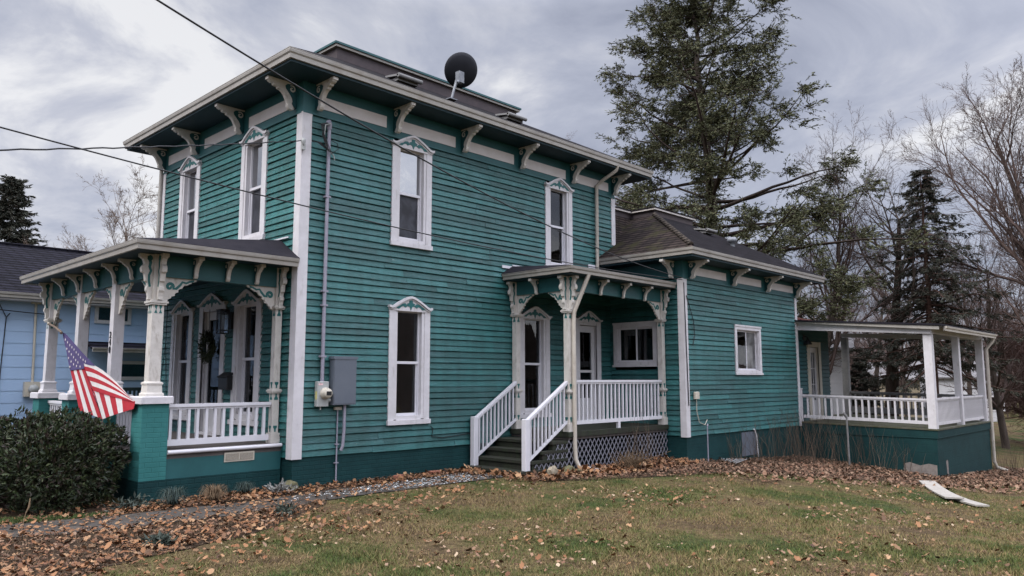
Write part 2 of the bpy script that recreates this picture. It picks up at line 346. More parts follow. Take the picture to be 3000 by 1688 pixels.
def sweep(path,prof,closed=False):
    """path: list (x,y); outward is to the right of travel; prof: (out,z) outline"""
    mb=MB(); n=len(path); rows=[]
    for i in range(n):
        p=Vector(path[i]); a=Vector(path[i-1]) if (i>0 or closed) else None; b=Vector(path[(i+1)%n]) if (i<n-1 or closed) else None
        ns=[]
        for q,r in ((a,p),(p,b)):
            if q is None or r is None: continue
            t=(r-q).normalized(); ns.append(Vector((t.y,-t.x)))
        m=ns[0] if len(ns)==1 else (ns[0]+ns[1])/(1+ns[0].dot(ns[1]))
        rows.append([(p.x+m.x*o,p.y+m.y*o,z) for o,z in prof])
    k=len(prof); v=[q for r in rows for q in r]; f=[]
    for i in range(n if closed else n-1):
        j=(i+1)%n
        for c in range(k): d=(c+1)%k; f.append((i*k+c,j*k+c,j*k+d,i*k+d))
    if not closed: f+= [tuple(range(k)),tuple((n-1)*k+c for c in range(k-1,-1,-1))]
    mb.add(v,f); return mb
def gut(z,h=.165,d=.075): return [(0,z-h),(d*.55,z-h),(d*.62,z-h*.55),(d*.9,z-h*.42),(d,z-h*.2),(d,z-.012),(d*1.06,z-.01),(d*1.06,z),(0,z)]
part('gutter',sweep([(EX1,EY1),(EX0,EY1),(EX0,EY0),(EX1,EY0)],gut(7.41),True),M['gutter'])
part('gutter',sweep([(8.47,-.04),(8.47,-2.72),(15.9,-2.72),(15.9,5.1)],gut(4.935,.15)),M['gutter'])

# main roof: low hip up to a raised deck
DX0,DX1,DY0,DY1=1.80,7.42,1.80,4.25
def roofplane(pts,t=.05): mb=MB(); mb.slab(pts,t); return mb
e=[(EX0-.05,EY0-.05,7.425),(EX1+.05,EY0-.05,7.425),(EX1+.05,EY1+.05,7.425),(EX0-.05,EY1+.05,7.425)]; t=[(DX0,DY0,8.74),(DX1,DY0,8.74),(DX1,DY1,8.74),(DX0,DY1,8.74)]
mb=MB(); n=len(e); mb.add(e+t+[(x,y,z-.04) for x,y,z in e],[(0,1,5,4),(1,2,6,5),(2,3,7,6),(3,0,4,7),(8,9,1,0),(9,10,2,1),(10,11,3,2),(11,8,0,3),(11,10,9,8)])
ROOF=part('roof',mb,M['roof'])
mb=MB(); mb.box(DX0+.02,DY0+.02,8.6,DX1-.02,DY1-.02,8.985); part('roof_deck',mb,M['deckside'],parent=ROOF)
mb=MB(); mb.box(DX0-.05,DY0-.05,9.0,DX1+.05,DY1+.05,9.05); part('deck_trim',mb,M['gutter'],parent=ROOF)
mb=MB(); mb.box(DX0-.08,DY0-.08,9.054,DX1+.08,DY1+.08,9.10); part('deck_cap',mb,M['teal_dark'],parent=ROOF)
def vent(parent,x,y,z,rz=0,w=.5):
    mb=MB(); mb.box(-w/2,-.16,0,w/2,.16,.07); mb.prismx([(-.22,.06),(.2,.13),(.2,.17),(-.22,.10)],-w/2-.05,w/2+.05); mb.tube([(-w/2-.05,-.22,.08),(w/2+.05,-.22,.08)],.045,8)
    return part('roof_vent',mb,M['greywood'],(x,y,z),rz,parent)
vent(ROOF,2.36,.2,7.86); vent(ROOF,5.5,.2,7.86)
# wing roof
a0,b0,zE=8.40,-2.79,4.945; dx0,dx1,dy0,zD=11.13,13.24,0.0,6.50
mb=MB(); mb.slab([(a0,b0,zE),(15.97,b0,zE),(dx1,dy0,zD),(dx0,dy0,zD)],.04); mb.slab([(15.97,b0,zE),(15.97,5.1,zE),(dx1,3.2,zD),(dx1,dy0,zD)],.04)
mb.slab([(L_,5.1,zE),(15.97,5.1,zE),(dx1,3.2,zD),(L_,3.2,zD)],.04); WING=part('roof',mb,M['roof'])
mb=MB(); mb.slab([(a0,b0,zE+.001),(dx0,dy0,zD+.001),(dx0,.8,zD+.001),(L_+.01,0.02,5.42),(L_-.02,-.03,5.40),(a0,-.03,zE+.001)],.03); mb.slab([(L_+.01,.02,5.42),(dx0,.8,zD+.004),(L_+.01,.8,zD+.004)],.02); part('hip_slope',mb,M['roof_brown'],parent=WING)
mb=MB(); mb.tube([(a0+.1,b0+.1,zE+.06),(dx0,dy0,zD+.02)],.07,6); part('hip_ridge',mb,M['roof_ridge'],parent=WING)
mb=MB(); mb.prismx([(dy0+.02,6.42),(dy0+.02,6.66),(3.2,6.66),(3.2,6.42)],dx0+.02,dx1-.02); mb.box(L_,.82,6.40,dx0+.02,3.2,6.655); part('roof_deck',mb,M['deckside'],parent=WING)
mb=MB(); mb.box(dx0-.05,dy0-.05,6.664,dx1+.05,3.25,6.71); mb.box(L_,.75,6.662,dx0-.05,3.25,6.709); part('deck_trim',mb,M['panel'],parent=WING)
mb=MB(); mb.box(dx0-.07,dy0-.07,6.714,dx1+.07,3.27,6.74); mb.box(L_,.73,6.713,dx0-.07,3.27,6.739); part('deck_cap',mb,M['roof'],parent=WING)
vent(WING,12.55,-.75,6.05,0,.42)
mb=MB(); mb.lathe([(.07,0),(.07,.12),(.13,.14),(.14,.2),(.1,.26),(0,.28)],0,0,14); part('roof_vent',mb,M['galv'],(12.55,-1.6,5.58),0,WING)

# eave brackets with a dark scroll let into each side
def spiral(cx,cz,r0,turns,n,start,sgn=1):
    return [(cx+r0*(1-i/n*.8)*math.cos(start+sgn*turns*2*math.pi*i/n),cz+r0*(1-i/n*.8)*math.sin(start+sgn*turns*2*math.pi*i/n)) for i in range(n+1)]
def bracket_meshes(D=.55,Hh=.47,t=.08,key='e'):
    def mk():
        outer=[(0,0),(1,0),(1.02,-.07),(.98,-.15),(.9,-.19),(.84,-.17),(.81,-.25),(.73,-.27),(.69,-.26),(.66,-.33),(.56,-.36),(.48,-.42),(.42,-.5),(.375,-.6),(.33,-.7),(.30,-.78),(.315,-.84),(.30,-.9),(.25,-.97),(.17,-1),(.1,-.985)]
        inner=[(.08,-.93),(.12,-.86),(.17,-.78),(.15,-.68),(.17,-.58),(.23,-.48),(.31,-.38),(.40,-.27),(.42,-.17),(.34,-.09),(.2,-.065),(0,-.06)]
        mb=MB(); mb.prism([(x*D,z*Hh) for x,z in outer+inner],-t/2,t/2); mb.box(D*.86,-t/2-.01,-.05,D+.022,t/2+.01,-.001)
        mb.stroke([(x,z) for x,z in spiral(.17*D,-.24*Hh,.12*D,1.2,14,math.pi*.3,1)],.055*D,-t/2-.007,t/2+.007)
        body=mb.mesh('eave_bracket',M['cream'])
        mb=MB(); mb.prism([(x*D,z*Hh) for x,z in [(0,-.061),(.2,-.066),(.34,-.091),(.42,-.171),(.40,-.271),(.31,-.381),(.23,-.481),(.17,-.581),(.15,-.681),(.165,-.77),(.11,-.86),(.06,-.9),(0,-.9)]],-t*.5-.003,t*.5+.003)
        return body,mb.mesh('scroll',M['scroll'])
    return shared(('br',key),mk)
def place_bracket(loc,facing,key='e',D=.55,Hh=.47,t=.08,name='eave_bracket'):
    """facing: outward direction of the wall, '-Y' or '-X'"""
    body,scr=bracket_meshes(D,Hh,t,key); rz=-math.pi/2 if facing=='-Y' else math.pi
    o=mesh_obj(name,body,H,loc,rz); mesh_obj('scroll',scr,o); return o
for x in (.26,2.0,3.79,5.58,7.43,9.12): place_bracket((x,-.03,7.196),'-Y','e',.55,.50)
for y in (.24,2.2,4.2,5.95): place_bracket((-.03,y,7.196),'-X','e',.55,.50)
for x in (9.24,11.31,13.25,15.14): place_bracket((x,YE-.03,4.733),'-Y','w',.5,.42,.075)
place_bracket((XE-.03,-1.92,4.733),'-X','w',.5,.42,.075)

# windows --------------------------------------------------------------
OGEE=[(-.53,-.04),(-.47,-.055),(-.41,-.04),(-.34,.005),(-.25,.055),(-.15,.105),(-.07,.14),(0,.155)]
OGEE=OGEE+[(-x,z) for x,z in OGEE[-2::-1]]
def ornament(sc,key,d):
    def mk():
        mb=MB(); c=[(0,.17),(.028,.115),(.03,.085),(.07,.07),(.05,.035),(.022,.03),(0,-.02)]; c=c+[(-x,z) for x,z in c[-2:0:-1]]
        sw=[(.055,.04),(.10,.075),(.15,.065),(.19,.035),(.235,.045),(.29,.0),(.25,.0),(.20,-.005),(.165,.025),(.13,.035),(.10,.015)]
        for p in (c,sw,[(-x,z) for x,z in sw[::-1]]): mb.prism([(x*sc,z*sc) for x,z in p],-d-.009,-d)
        return mb.mesh('ornament',M['scroll_teal'])
    return shared(('orn',key),mk)
def window_meshes(w,h,top,key,zsill=.165,split=.5,lower='screen',gw=.60,upper='glass'):
    def mk():
        mb=MB(); g=gw/2; zt=h-.13
        for s in (-1,1):
            a,b=sorted((s*(w/2-.135),s*w/2)); mb.box(a,-.045,.06,b,.0,h-.05)
            a,b=sorted((s*g,s*(w/2-.13))); mb.box(a,-.03,.1,b,.12,h-.05)
        mb.box(-w/2-.02,-.075,0,w/2+.02,.02,.085); mb.box(-g,-.03,.085,g,.12,zsill); mb.box(-w/2+.13,-.03,zt,w/2-.13,.12,h-.05)
        case=mb.mesh('window',M['white'])
        mb=MB(); f=.03; zm=zsill+(zt-zsill)*split
        for s in (-1,1):
            a,b=sorted((s*g,s*(g-f))); mb.box(a,.05,zsill,b,.11,zt); 
            a,b=sorted((s*(g-f),s*(g-f-.028))); mb.box(a,.075,zsill,b,.115,zm)
        mb.box(-g+f,.05,zt-f,g-f,.11,zt); mb.box(-g+f,.045,zm-.02,g-f,.115,zm+.03); mb.box(-g+f+.028,.075,zsill,g-f-.028,.115,zsill+.045)
        sash=mb.mesh('sash',M['vinyl'])
        mb=MB(); mb.box(-g+f,.085,zm+.03,g-f,.095,zt-f); up=mb.mesh('pane',M[upper])
        mb=MB(); mb.box(-g+f+.028,.096,zsill+.045,g-f-.028,.106,zm-.02); lo=mb.mesh('pane',M[lower])
        ped=None
        if top:
            k=w/1.0; og=[(x*k,h+z) for x,z in OGEE]
            mb=MB(); mb.prism([(-.49*k,h-.14)]+[(x*.93,z-.03) for x,z in og]+[(.49*k,h-.14)],-.052,-.002)
            n=len(og)
            for i in range(n-1): mb.prism([og[i],og[i+1],(og[i+1][0],og[i+1][1]-.045),(og[i][0],og[i][1]-.045)],-.095,-.002)
            for i in range(n-1): mb.prism([(og[i][0]*.97,og[i][1]-.046),(og[i+1][0]*.97,og[i+1][1]-.046),(og[i+1][0]*.97,og[i+1][1]-.072),(og[i][0]*.97,og[i][1]-.072)],-.068,-.002)
            ped=mb.mesh('pediment',M['white'])
        return case,sash,up,lo,ped
    return shared(('win',key),mk)
def place_window(loc,rz,w,h,key,top=True,pedmat=None,**kw):
    case,sash,up,lo,ped=window_meshes(w,h,top,key,**kw)
    o=mesh_obj('window',case,H,loc,rz); mesh_obj('sash',sash,o); mesh_obj('pane',up,o); mesh_obj('pane',lo,o)
    if ped:
        mesh_obj('pediment',ped,o); q=mesh_obj('ornament',ornament(1.42*w,('o',w),.052),o,(0,0,h-.095))
    return o
def curtain(win,x0,x1,z0,z1,y=.24):
    mb=MB(); n=14; v=[];f=[]
    for i in range(n+1):
        x=x0+(x1-x0)*i/n; yy=y+.025*math.sin(i*1.9); v+=[(x,yy,z0),(x+.02*math.sin(i),yy,z1)]
    f=[(2*i,2*i+2,2*i+3,2*i+1) for i in range(n)]; mb.add(v,f,0,True); part('curtain',mb,M['curtain'],parent=win)
RW=-math.pi/2
place_window((2.446,0,1.06),0,1.0,2.31,'g1',lower='glass')
place_window((2.446,0,4.49),0,1.0,2.11,'u1',upper='glass_up')
w_=place_window((6.945,0,4.49),0,.99,2.11,'u2',lower='glass'); curtain(w_,.10,.34,.1,2.0); curtain(w_,-.34,-.24,.1,1.6)
place_window((6.05,0,1.06),0,1.05,2.36,'p1',gw=.64,lower='glass')
for y in (1.70,4.58):
    w_=place_window((0,y,1.08),RW,1.05,2.36,'f1',gw=.62,lower='glass',zsill=.19)
    curtain(w_,*((.12,.34) if y<3 else (-.34,.05)),.15,2.25)
for y in (1.69,4.55): place_window((0,y,4.49),RW,1.0,2.11,'u1',upper='glass_up')
# sliding windows
def slider(loc,rz,w,h,mat0,mat1,key):
    mb=MB(); b=.11
    mb.box(-w/2,-.045,0,-w/2+b,.0,h); mb.box(w/2-b,-.045,0,w/2,.0,h); mb.box(-w/2+b,-.045,h-b,w/2-b,0,h); mb.box(-w/2+b,-.045,.05,w/2-b,0,b); mb.box(-w/2-.02,-.07,-.0,w/2+.02,-.0455,.048); mb.box(-w/2-.015,-.06,h-.035,w/2+.015,-.0455,h+.012)
    for s in (-1,1):
        a,c=sorted((s*(w/2-b),s*(w/2-b-.03))); mb.box(a,-.02,b,c,.1,h-b)
    mb.box(-w/2+b,-.02,b-.02,w/2-b,.1,b+.02); mb.box(-w/2+b,-.02,h-b-.02,w/2-b,.1,h-b+.01)
    o=part('window',mb,M['white'],loc,rz)
    g=w/2-b-.03; z0,z1=b+.02,h-b-.02; mb=MB()
    for x0,x1,y in ((-g,.02,.03),(-.02,g,.055)):
        mb.box(x0,y,z0,x0+.035,y+.02,z1); mb.box(x1-.035,y,z0,x1,y+.02,z1); mb.box(x0+.035,y,z0,x1-.035,y+.02,z0+.035); mb.box(x0+.035,y,z1-.035,x1-.035,y+.02,z1)
    part('sash',mb,M['vinyl'],parent=o)
    mb=MB(); mb.box(-g+.035,.036,z0+.035,-.015,.044,z1-.035); part('pane',mb,mat0,parent=o)
    mb=MB(); mb.box(.015,.061,z0+.035,g-.035,.069,z1-.035); part('pane',mb,mat1,parent=o)
    return o
slider((XE,-.775,2.22),RW,1.30,1.10,M['glass'],M['glass'],'k')
slider((12.125,YE,2.03),0,1.46,1.29,M['glass'],M['frost'],'e')

# doors ----------------------------------------------------------------
def door(loc,rz,w,h,glass,knob_side,ornate=True,wood=None):
    mb=MB(); g=w/2-.16
    for s in (-1,1):
        a,b=sorted((s*g,s*w/2)); mb.box(a,-.045,0,b,.0,h-.05)
        a,b=sorted((s*g,s*(g+.04))); mb.box(a,-.03,0,b,.14,h-.05)
    mb.box(-g,-.03,h-.2,g,.14,h-.05); mb.box(-g,-.06,-.03,g,.14,.03)
    o=part('door',mb,wood or M['white'],loc,rz)
    mb=MB(); y=.05; zt=h-.21; a=g-.115; gz0=.60 if glass>0 else zt*.5; gz1=zt-.16
    mb.box(-g+.005,y,.035,-a,y+.045,zt); mb.box(a,y,.035,g-.005,y+.045,zt); mb.box(-a,y,gz1,a,y+.045,zt); mb.box(-a,y,.035,a,y+.045,gz0)
    mb.box(-a+.06,y-.008,.16,a-.06,y-.001,gz0-.1)
    part('leaf',mb,M['door'],parent=o)
    mb=MB(); mb.box(-a,y+.02,gz0,a,y+.03,gz1); part('pane',mb,M['glass'],parent=o)
    if glass==2:
        mb=MB(); mb.box(-a,y-.005,1.22,a,y+.015,1.28); part('glazing_bar',mb,M['door'],parent=o)
    if glass==9:
        mb=MB()
        for i in (1,2): mb.box(-a+2*a*i/3-.012,y,gz0,-a+2*a*i/3+.012,y+.018,gz1); 
        for i in (1,2): mb.box(-a,y+.001,gz0+(gz1-gz0)*i/3-.012,a,y+.017,gz0+(gz1-gz0)*i/3+.012)
        part('glazing_bar',mb,M['door'],parent=o)
    mb=MB(); mb.lathe([(0,-.0),(.026,.006),(.028,.03),(.012,.04),(.012,.055),(0,.055)],0,0,12); k=part('handle',mb,M['black'],(knob_side*(g-.06),y-.02,1.02),0,o); k.rotation_euler=(R(90),0,0)
    if ornate:
        kk=w; og=[(x*kk,h+z) for x,z in OGEE]; mb=MB(); n=len(og)
        mb.prism([(-.49*kk,h-.14)]+[(x*.93,z-.03) for x,z in og]+[(.49*kk,h-.14)],-.052,-.002)
        for i in range(n-1): mb.prism([og[i],og[i+1],(og[i+1][0],og[i+1][1]-.045),(og[i][0],og[i][1]-.045)],-.095,-.002)
        part('pediment',mb,M['white'],parent=o); mesh_obj('ornament',ornament(1.42*w,('o',w),.052),o,(0,0,h-.095))
    return o
door((0,3.165,.85),RW,1.15,2.63,1,1)
door((8.02,0,.86),0,1.0,2.58,2,-1)
door((16.5,YE+.06,.68),0,.98,2.42,9,-1,False,M['tan_plastic'])
# ------------------------------------------------------------------ gingerbread porch pieces
def spandrel_meshes(Ls,Hs,key):
    def mk():
        o=[(0,0),(1,0),(1,-.05),(.93,-.10),(.86,-.10),(.84,-.17),(.77,-.20),(.71,-.26),(.64,-.25),(.60,-.31),(.56,-.40),(.47,-.43),(.44,-.5),(.46,-.55),(.37,-.59),(.34,-.66),(.36,-.70),(.25,-.74),(.23,-.82),(.15,-.86),(.13,-.95),(.06,-1),(0,-1)]
        mb=MB(); mb.prism([(x*Ls,z*Hs) for x,z in o],-.022,.022); b=mb.mesh('spandrel',M['cream'])
        mb=MB(); k=min(Ls,Hs*1.2); sp=spiral(.2*k,-.30*k,.13*k,1.2,14,-.4,1)
        t=[(.92*Ls,-.05*Hs),(.78*Ls,-.10*Hs),(.68*Ls,-.17*Hs),(.56*Ls,-.14*Hs),(.5*Ls,-.26*Hs),(.38*Ls,-.42*Hs)]
        mb.stroke(t+sp,.10*k,-.027,.027); return b,mb.mesh('scroll',M['scroll_teal'])
    return shared(('sp',key),mk)
def spandrel(x,y,z,direction,key,Ls=.5,Hs=.44):
    b,s=spandrel_meshes(Ls,Hs,key); rz={'+X':0,'-X':math.pi,'+Y':math.pi/2,'-Y':-math.pi/2}[direction]
    o=mesh_obj('spandrel',b,H,(x,y,z),rz); mesh_obj('scroll',s,o)
def capital_meshes(D,Hh,key,t=.075):
    def mk():
        o=[(0,0),(1,0),(1.04,-.03),(1.0,-.09),(.82,-.11),(.74,-.16),(.70,-.23),(.86,-.27),(.93,-.33),(.88,-.40),(.66,-.43),(.60,-.5),(.56,-.60),(.40,-.62),(.36,-.7),(.46,-.74),(.46,-.8),(.34,-.85),(.28,-.93),(.30,-1),(0,-1)]
        mb=MB(); mb.prism([(x*D,z*Hh) for x,z in o],-t/2,t/2); mb.box(D*.7,-t/2-.01,-.055,D*1.08,t/2+.01,-.001); b=mb.mesh('capital_bracket',M['cream'])
        mb=MB(); sp=spiral(.34*D,-.09*Hh,.17*D,1.1,12,1.2,1)
        tt=[(.2*D,-.72*Hh),(.3*D,-.6*Hh),(.32*D,-.47*Hh),(.18*D,-.37*Hh),(.3*D,-.28*Hh),(.24*D,-.19*Hh)]
        mb.stroke(tt+sp,.27*D,-t/2-.004,t/2+.004); return b,mb.mesh('scroll',M['scroll_teal'])
    return shared(('cap',key),mk)
def capital(x,y,z,facing,key,D=.2,Hh=.75):
    b,s=capital_meshes(D,Hh,key); rz={'-Y':-math.pi/2,'-X':math.pi}[facing]; o=mesh_obj('capital_bracket',b,H,(x,y,z),rz); mesh_obj('scroll',s,o)
def collar(mb,z,r,h=.07): mb.box(-r+.015,-r+.015,z,r-.015,r-.015,z+h*.35); mb.box(-r,-r,z+h*.35+.001,r,r,z+h*.75); mb.box(-r+.018,-r+.018,z+h*.75+.001,r-.018,r-.018,z+h)
def inlay(mb,w,z,up):
    s=1 if up else -1; k=[(-.012,0),(.012,0),(.016,.05),(.034,.075),(.034,.105),(-.034,.105),(-.034,.075),(-.016,.05)]
    p=[(x,z+s*q) for x,q in k]; mb.prism(p,-w-.004,-w-.0005); mb.prismx(p,-w-.004,-w-.0005)
def slim_column(x,y,z0,z1,zlow,zcol,w=.063,half=False):
    mb=MB(); mb.box(-.085,-.085,z0,.085,.085,z0+.17); mb.box(-w,-w,z0+.171,w,w,z1); o=part('porch_column',mb,M['cream'],(x,y,0))
    for z,r in ((zlow,.105),(zcol,.11)):
        mb=MB(); collar(mb,z,r); part('collar',mb,M['cream'],parent=o)
    mb=MB()
    for z,up in ((zlow-.01,False),(zlow+.085,True),(z0+.19,True),(zcol-.01,False)): inlay(mb,w,z,up)
    part('inlay',mb,M['scroll_teal'],parent=o)
def railing(p0,p1,zt,zb,n,bw=.018,zt1=None,zb1=None,mat=None,th=.045,brail=.05):
    """top rail, bottom rail and n balusters between two points"""
    mat=mat or M['vinyl']; a=Vector((p0[0],p0[1],0)); b=Vector((p1[0],p1[1],0)); t=(b-a); L=t.length; rz=math.atan2(t.y,t.x); zt1=zt if zt1 is None else zt1; zb1=zb if zb1 is None else zb1
    o=thing('railing',None,None,(a.x,a.y,0),rz); o.parent=H
    mb=MB(); mb.prism([(0,zt-.05),(L,zt1-.05),(L,zt1),(0,zt)],-th,th); mb.prism([(0,zt-.085),(L,zt1-.085),(L,zt1-.051),(0,zt-.051)],-th*.55,th*.55); part('top_rail',mb,mat,parent=o)
    mb=MB(); mb.prism([(0,zb),(L,zb1),(L,zb1+brail),(0,zb+brail)],-th*.6,th*.6); part('bottom_rail',mb,mat,parent=o)
    for i in range(n):
        x=L*(i+.75)/(n+.5); f=x/L; z0=zb+(zb1-zb)*f+brail*.9; z1=zt+(zt1-zt)*f-.06
        mb=MB(); mb.box(-bw,-bw,z0,bw,bw,z1); part('baluster',mb,mat,(x,0,0),0,o)
    return o

# ---- side porch in the angle of the house
PX,PY,PF=5.38,-1.58,.85
mb=MB(); mb.box(PX-.13,PY-.11,.745,XE-.03,-.03,PF); part('porch_floor',mb,M['conc'])
mb=MB(); mb.box(PX-.09,PY-.07,.69,XE-.03,-.035,.744); part('floor_joist',mb,M['floorwood'])
for i in range(4):
    mb=MB(); z=.17*(i+1); x0=3.86+.30*i; mb.box(x0,PY-.09,z-.055,PX-.131+(.0 if i<3 else 0),-.035,z+.0); mb.box(x0+.04,PY-.06,z-.26,PX-.135,-.04,z-.056); part('step',mb,M['conc'])
slim_column(PX,PY,PF,4.05,1.63,3.29); slim_column(8.875,PY,PF,4.05,1.63,3.29); slim_column(PX,-.10,PF,4.05,1.63,3.29)
mb=MB(); mb.box(PX-.06,PY-.055,3.76,XE-.03,PY+.055,4.06); mb.box(PX-.06,PY+.056,3.76,PX+.06,-.03,4.06); part('porch_beam',mb,M['teal'])
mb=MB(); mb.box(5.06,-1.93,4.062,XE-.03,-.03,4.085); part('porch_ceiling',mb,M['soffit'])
part('gutter',sweep([(5.05,-.04),(5.05,-1.94),(XE-.04,-1.94)],gut(4.215,.13,.07)),M['gutter'])
mb=MB(); mb.slab([(4.98,-2.0,4.225),(XE-.03,-2.0,4.225),(XE-.03,-.03,4.42),(5.3,-.03,4.42)],.03); mb.slab([(4.98,-2.0,4.2251),(5.3,-.03,4.42),(4.98,-.03,4.225)],.03); o=part('porch_roof',mb,M['membrane'])
mb=MB(); mb.box(4.99,-.05,4.36,5.32,-.029,4.42); mb.box(5.32,-.05,4.43,7.1,-.029,4.46); mb.box(8.05,-.05,4.47,8.75,-.029,4.77); part('flashing',mb,M['vinyl'],parent=o)
for x in (6.38,7.22,8.07): place_bracket((x,PY-.058,4.055),'-Y','p',.24,.33,.06,'porch_bracket')
place_bracket((PX-.063,-.80,4.055),'-X','p',.24,.33,.06,'porch_bracket')
for (x,y,fs) in ((PX,PY,('-Y','-X')),(8.875,PY,('-Y',)),(PX,-.10,('-X',))):
    for f in fs: capital(x-(.064 if f=='-X' else 0),y-(.064 if f=='-Y' else 0),4.055,f,'s',.19,.70)
spandrel(PX+.063,PY,3.759,'+X','s',.47,.42); spandrel(8.875-.063,PY,3.759,'-X','s',.47,.42); spandrel(PX,PY+.064,3.759,'+Y','s2',.46,.42); spandrel(PX,-.164,3.759,'-Y','s2',.46,.42)
railing((PX+.07,PY),(8.80,PY),1.90,.985,23,.019,brail=.075)
for y in (PY+.0,-.14):
    mb=MB(); mb.bevbox(4.02,y-.062,.171,4.15,y+.062,1.155); part('newel_post',mb,M['vinyl'])
    railing((4.13,y),(PX-.07,y),1.15,.31,10,.017,1.875,1.02)
mb=MB(); mb.box(7.05,PY-.03,.85,7.13,PY+.03,.985); part('rail_foot',mb,M['vinyl'])
def lattice(x0,x1,z0f,z1f,y,pitch=.14):
    """crossed laths clipped to z0f(x)..z1f(x)"""
    mb=MB()
    for sgn,yo in ((1,0),(-1,.009)):
        c=x0-2
        while c<x1+2:
            pts=[]
            for i in range(60):
                z=-.1+i*.015; x=c+sgn*(z)*.72
                pts.append((x,z))
            run=[]
            for (x,z) in pts+[(1e9,0)]:
                ok=x0<=x<=x1 and z0f(x)<=z<=z1f(x)
                if ok: run.append((x,z))
                else:
                    if len(run)>1:
                        (xa,za),(xb,zb)=run[0],run[-1]; w=.0115
                        mb.prism([(xa-w,za),(xa+w,za),(xb+w,zb),(xb-w,zb)],y+yo-.008,y+yo)
                    run=[]
            c+=pitch
    return mb
stair=lambda x: .17*(1+max(0,min(3,int((x-3.95)/.30))))-.05 if x<5.25 else .69
part('lattice_skirt',lattice(4.0,XE-.04,lambda x:-.05,stair,PY-.075),M['lattice'])
mb=MB(); mb.box(4.3,PY+.05,-.1,XE-.05,PY+.07,.68); part('crawlspace_shade',mb,M['void'])  # near-black sheet standing in for the shade behind the lattice
# wall lamp box beside the side door
mb=MB(); mb.box(7.18,-.10,3.05,7.36,-.03,3.28); part('wall_lamp',mb,M['white'])

# ---- front porch
FX,FY,FF=-2.17,.50,.83; PYS=(.50,2.14,3.93,5.76)
mb=MB(); mb.box(FX-.2,FY-.17,.70,-.03,6.0,FF); part('porch_floor',mb,M['floorwood'])
mb=MB(); mb.tube([(-1.96,FY-.20,.80),(-.04,FY-.20,.80)],.033,10); part('edge_roll',mb,M['vinyl'])
mb=MB(); mb.box(-1.98,FY-.17,.40,-.03,FY-.10,.70); mb.box(FX-.17,.72,.40,FX-.1,5.55,.70); part('porch_skirt',mb,M['teal'])
mb=MB(); mb.box(FX-.19,FY-.18,-.2,-.03,FY-.05,.40); mb.box(FX-.19,FY-.05,-.2,FX-.06,5.97,.40); part('porch_footing',mb,M['found'])
mb=MB(); mb.box(-1.04,FY-.185,.585,-.52,FY-.171,.735); v=part('crawl_vent',mb,M['tan_plastic'])
mb=MB()
for x0,x1 in ((-1.015,-.79),(-.77,-.545)): mb.box(x0,FY-.189,.61,x1,FY-.1855,.71)
part('vent_recess',mb,M['brown_vent'],parent=v)
mb=MB()
for x0,x1 in ((-1.015,-.79),(-.77,-.545)):
    for i in range(7): mb.box(x0,FY-.197,.614+i*.014,x1,FY-.1895,.621+i*.014)
part('louvre',mb,M['tan_plastic'],parent=v)
for y in PYS:
    mb=MB(); mb.box(-.2,-.2,.401,.2,.2,1.545); o=part('porch_pier',mb,M['pier'],(FX,y,0))
    mb=MB(); mb.box(-.205,-.205,-.2,.205,.205,.4); part('pier_base',mb,M['found'],parent=o)
    mb=MB(); mb.bevbox(-.25,-.25,1.548,.25,.25,1.66,.015); part('pier_cap',mb,M['white'],parent=o)
    mb=MB(); w=.088; mb.box(-w,-w,1.88,w,w,3.9)
    pf=[(.135,1.661),(.135,1.70),(.115,1.715),(.11,1.83),(.122,1.84),(.122,1.865),(w,1.885)]
    for (r,z),(r2,z2) in zip(pf,pf[1:]):
        v=[(sx*q,sy*q,zz) for q,zz in ((r,z),(r2,z2)) for sx,sy in ((-1,-1),(1,-1),(1,1),(-1,1))]; mb.add(v,[(0,1,5,4),(1,2,6,5),(2,3,7,6),(3,0,4,7)])
    c=part('porch_post',mb,M['cream'] if y<1 else M['white'],(FX,y,0))
    if 1<y<5: continue
    mb=MB(); collar(mb,3.07,.135,.075); part('collar',mb,M['cream'],parent=c)
    mb=MB()
    for s in (-1,1):
        p=[(s*.01,3.065),(s*.055,3.065),(s*.05,3.03),(s*.035,3.0),(s*.06,2.94),(s*.012,2.94),(s*.03,2.99),(s*.02,3.03)]
        mb.prism(p,-w-.004,-w-.001); mb.prismx(p,-w-.004,-w-.001)
    part('inlay',mb,M['scroll_teal'],parent=c)
slim_column(-.105,.48,FF,3.9,1.68,3.13,.06)
mb=MB(); mb.box(FX-.07,FY-.07,3.52,-.03,FY+.07,3.86); mb.box(FX-.07,FY+.071,3.52,FX+.07,5.85,3.86); part('porch_beam',mb,M['teal'])
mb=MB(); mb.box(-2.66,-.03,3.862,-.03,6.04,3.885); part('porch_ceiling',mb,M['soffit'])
part('gutter',sweep([(-.04,6.04),(-2.66,6.04),(-2.66,-.03),(-.04,-.03)],gut(3.985,.14,.07)),M['gutter'])
mb=MB(); A=[(-2.72,-.09,3.995),(-2.72,6.1,3.995),(-.03,6.1,3.995),(-.03,-.09,3.995)]
mb.slab([A[0],(-2.3,.6,4.13),(-.03,.6,4.40),A[3]],.03); mb.slab([A[0],A[1],(-2.3,5.4,4.13),(-2.3,.6,4.13)],.03); mb.slab([(-2.3,.6,4.13),(-2.3,5.4,4.13),(-.03,5.4,4.40),(-.03,.6,4.40)],.03); mb.slab([A[1],A[2],(-.03,5.4,4.40),(-2.3,5.4,4.13)],.03)
o=part('porch_roof',mb,M['membrane'])
mb=MB(); mb.box(-.055,.3,4.40,-.03,5.7,4.425); part('flashing',mb,M['vinyl'],parent=o)
for x in (-1.62,-1.08,-.56): place_bracket((x,FY-.072,3.858),'-Y','p',.24,.33,.06,'porch_bracket')
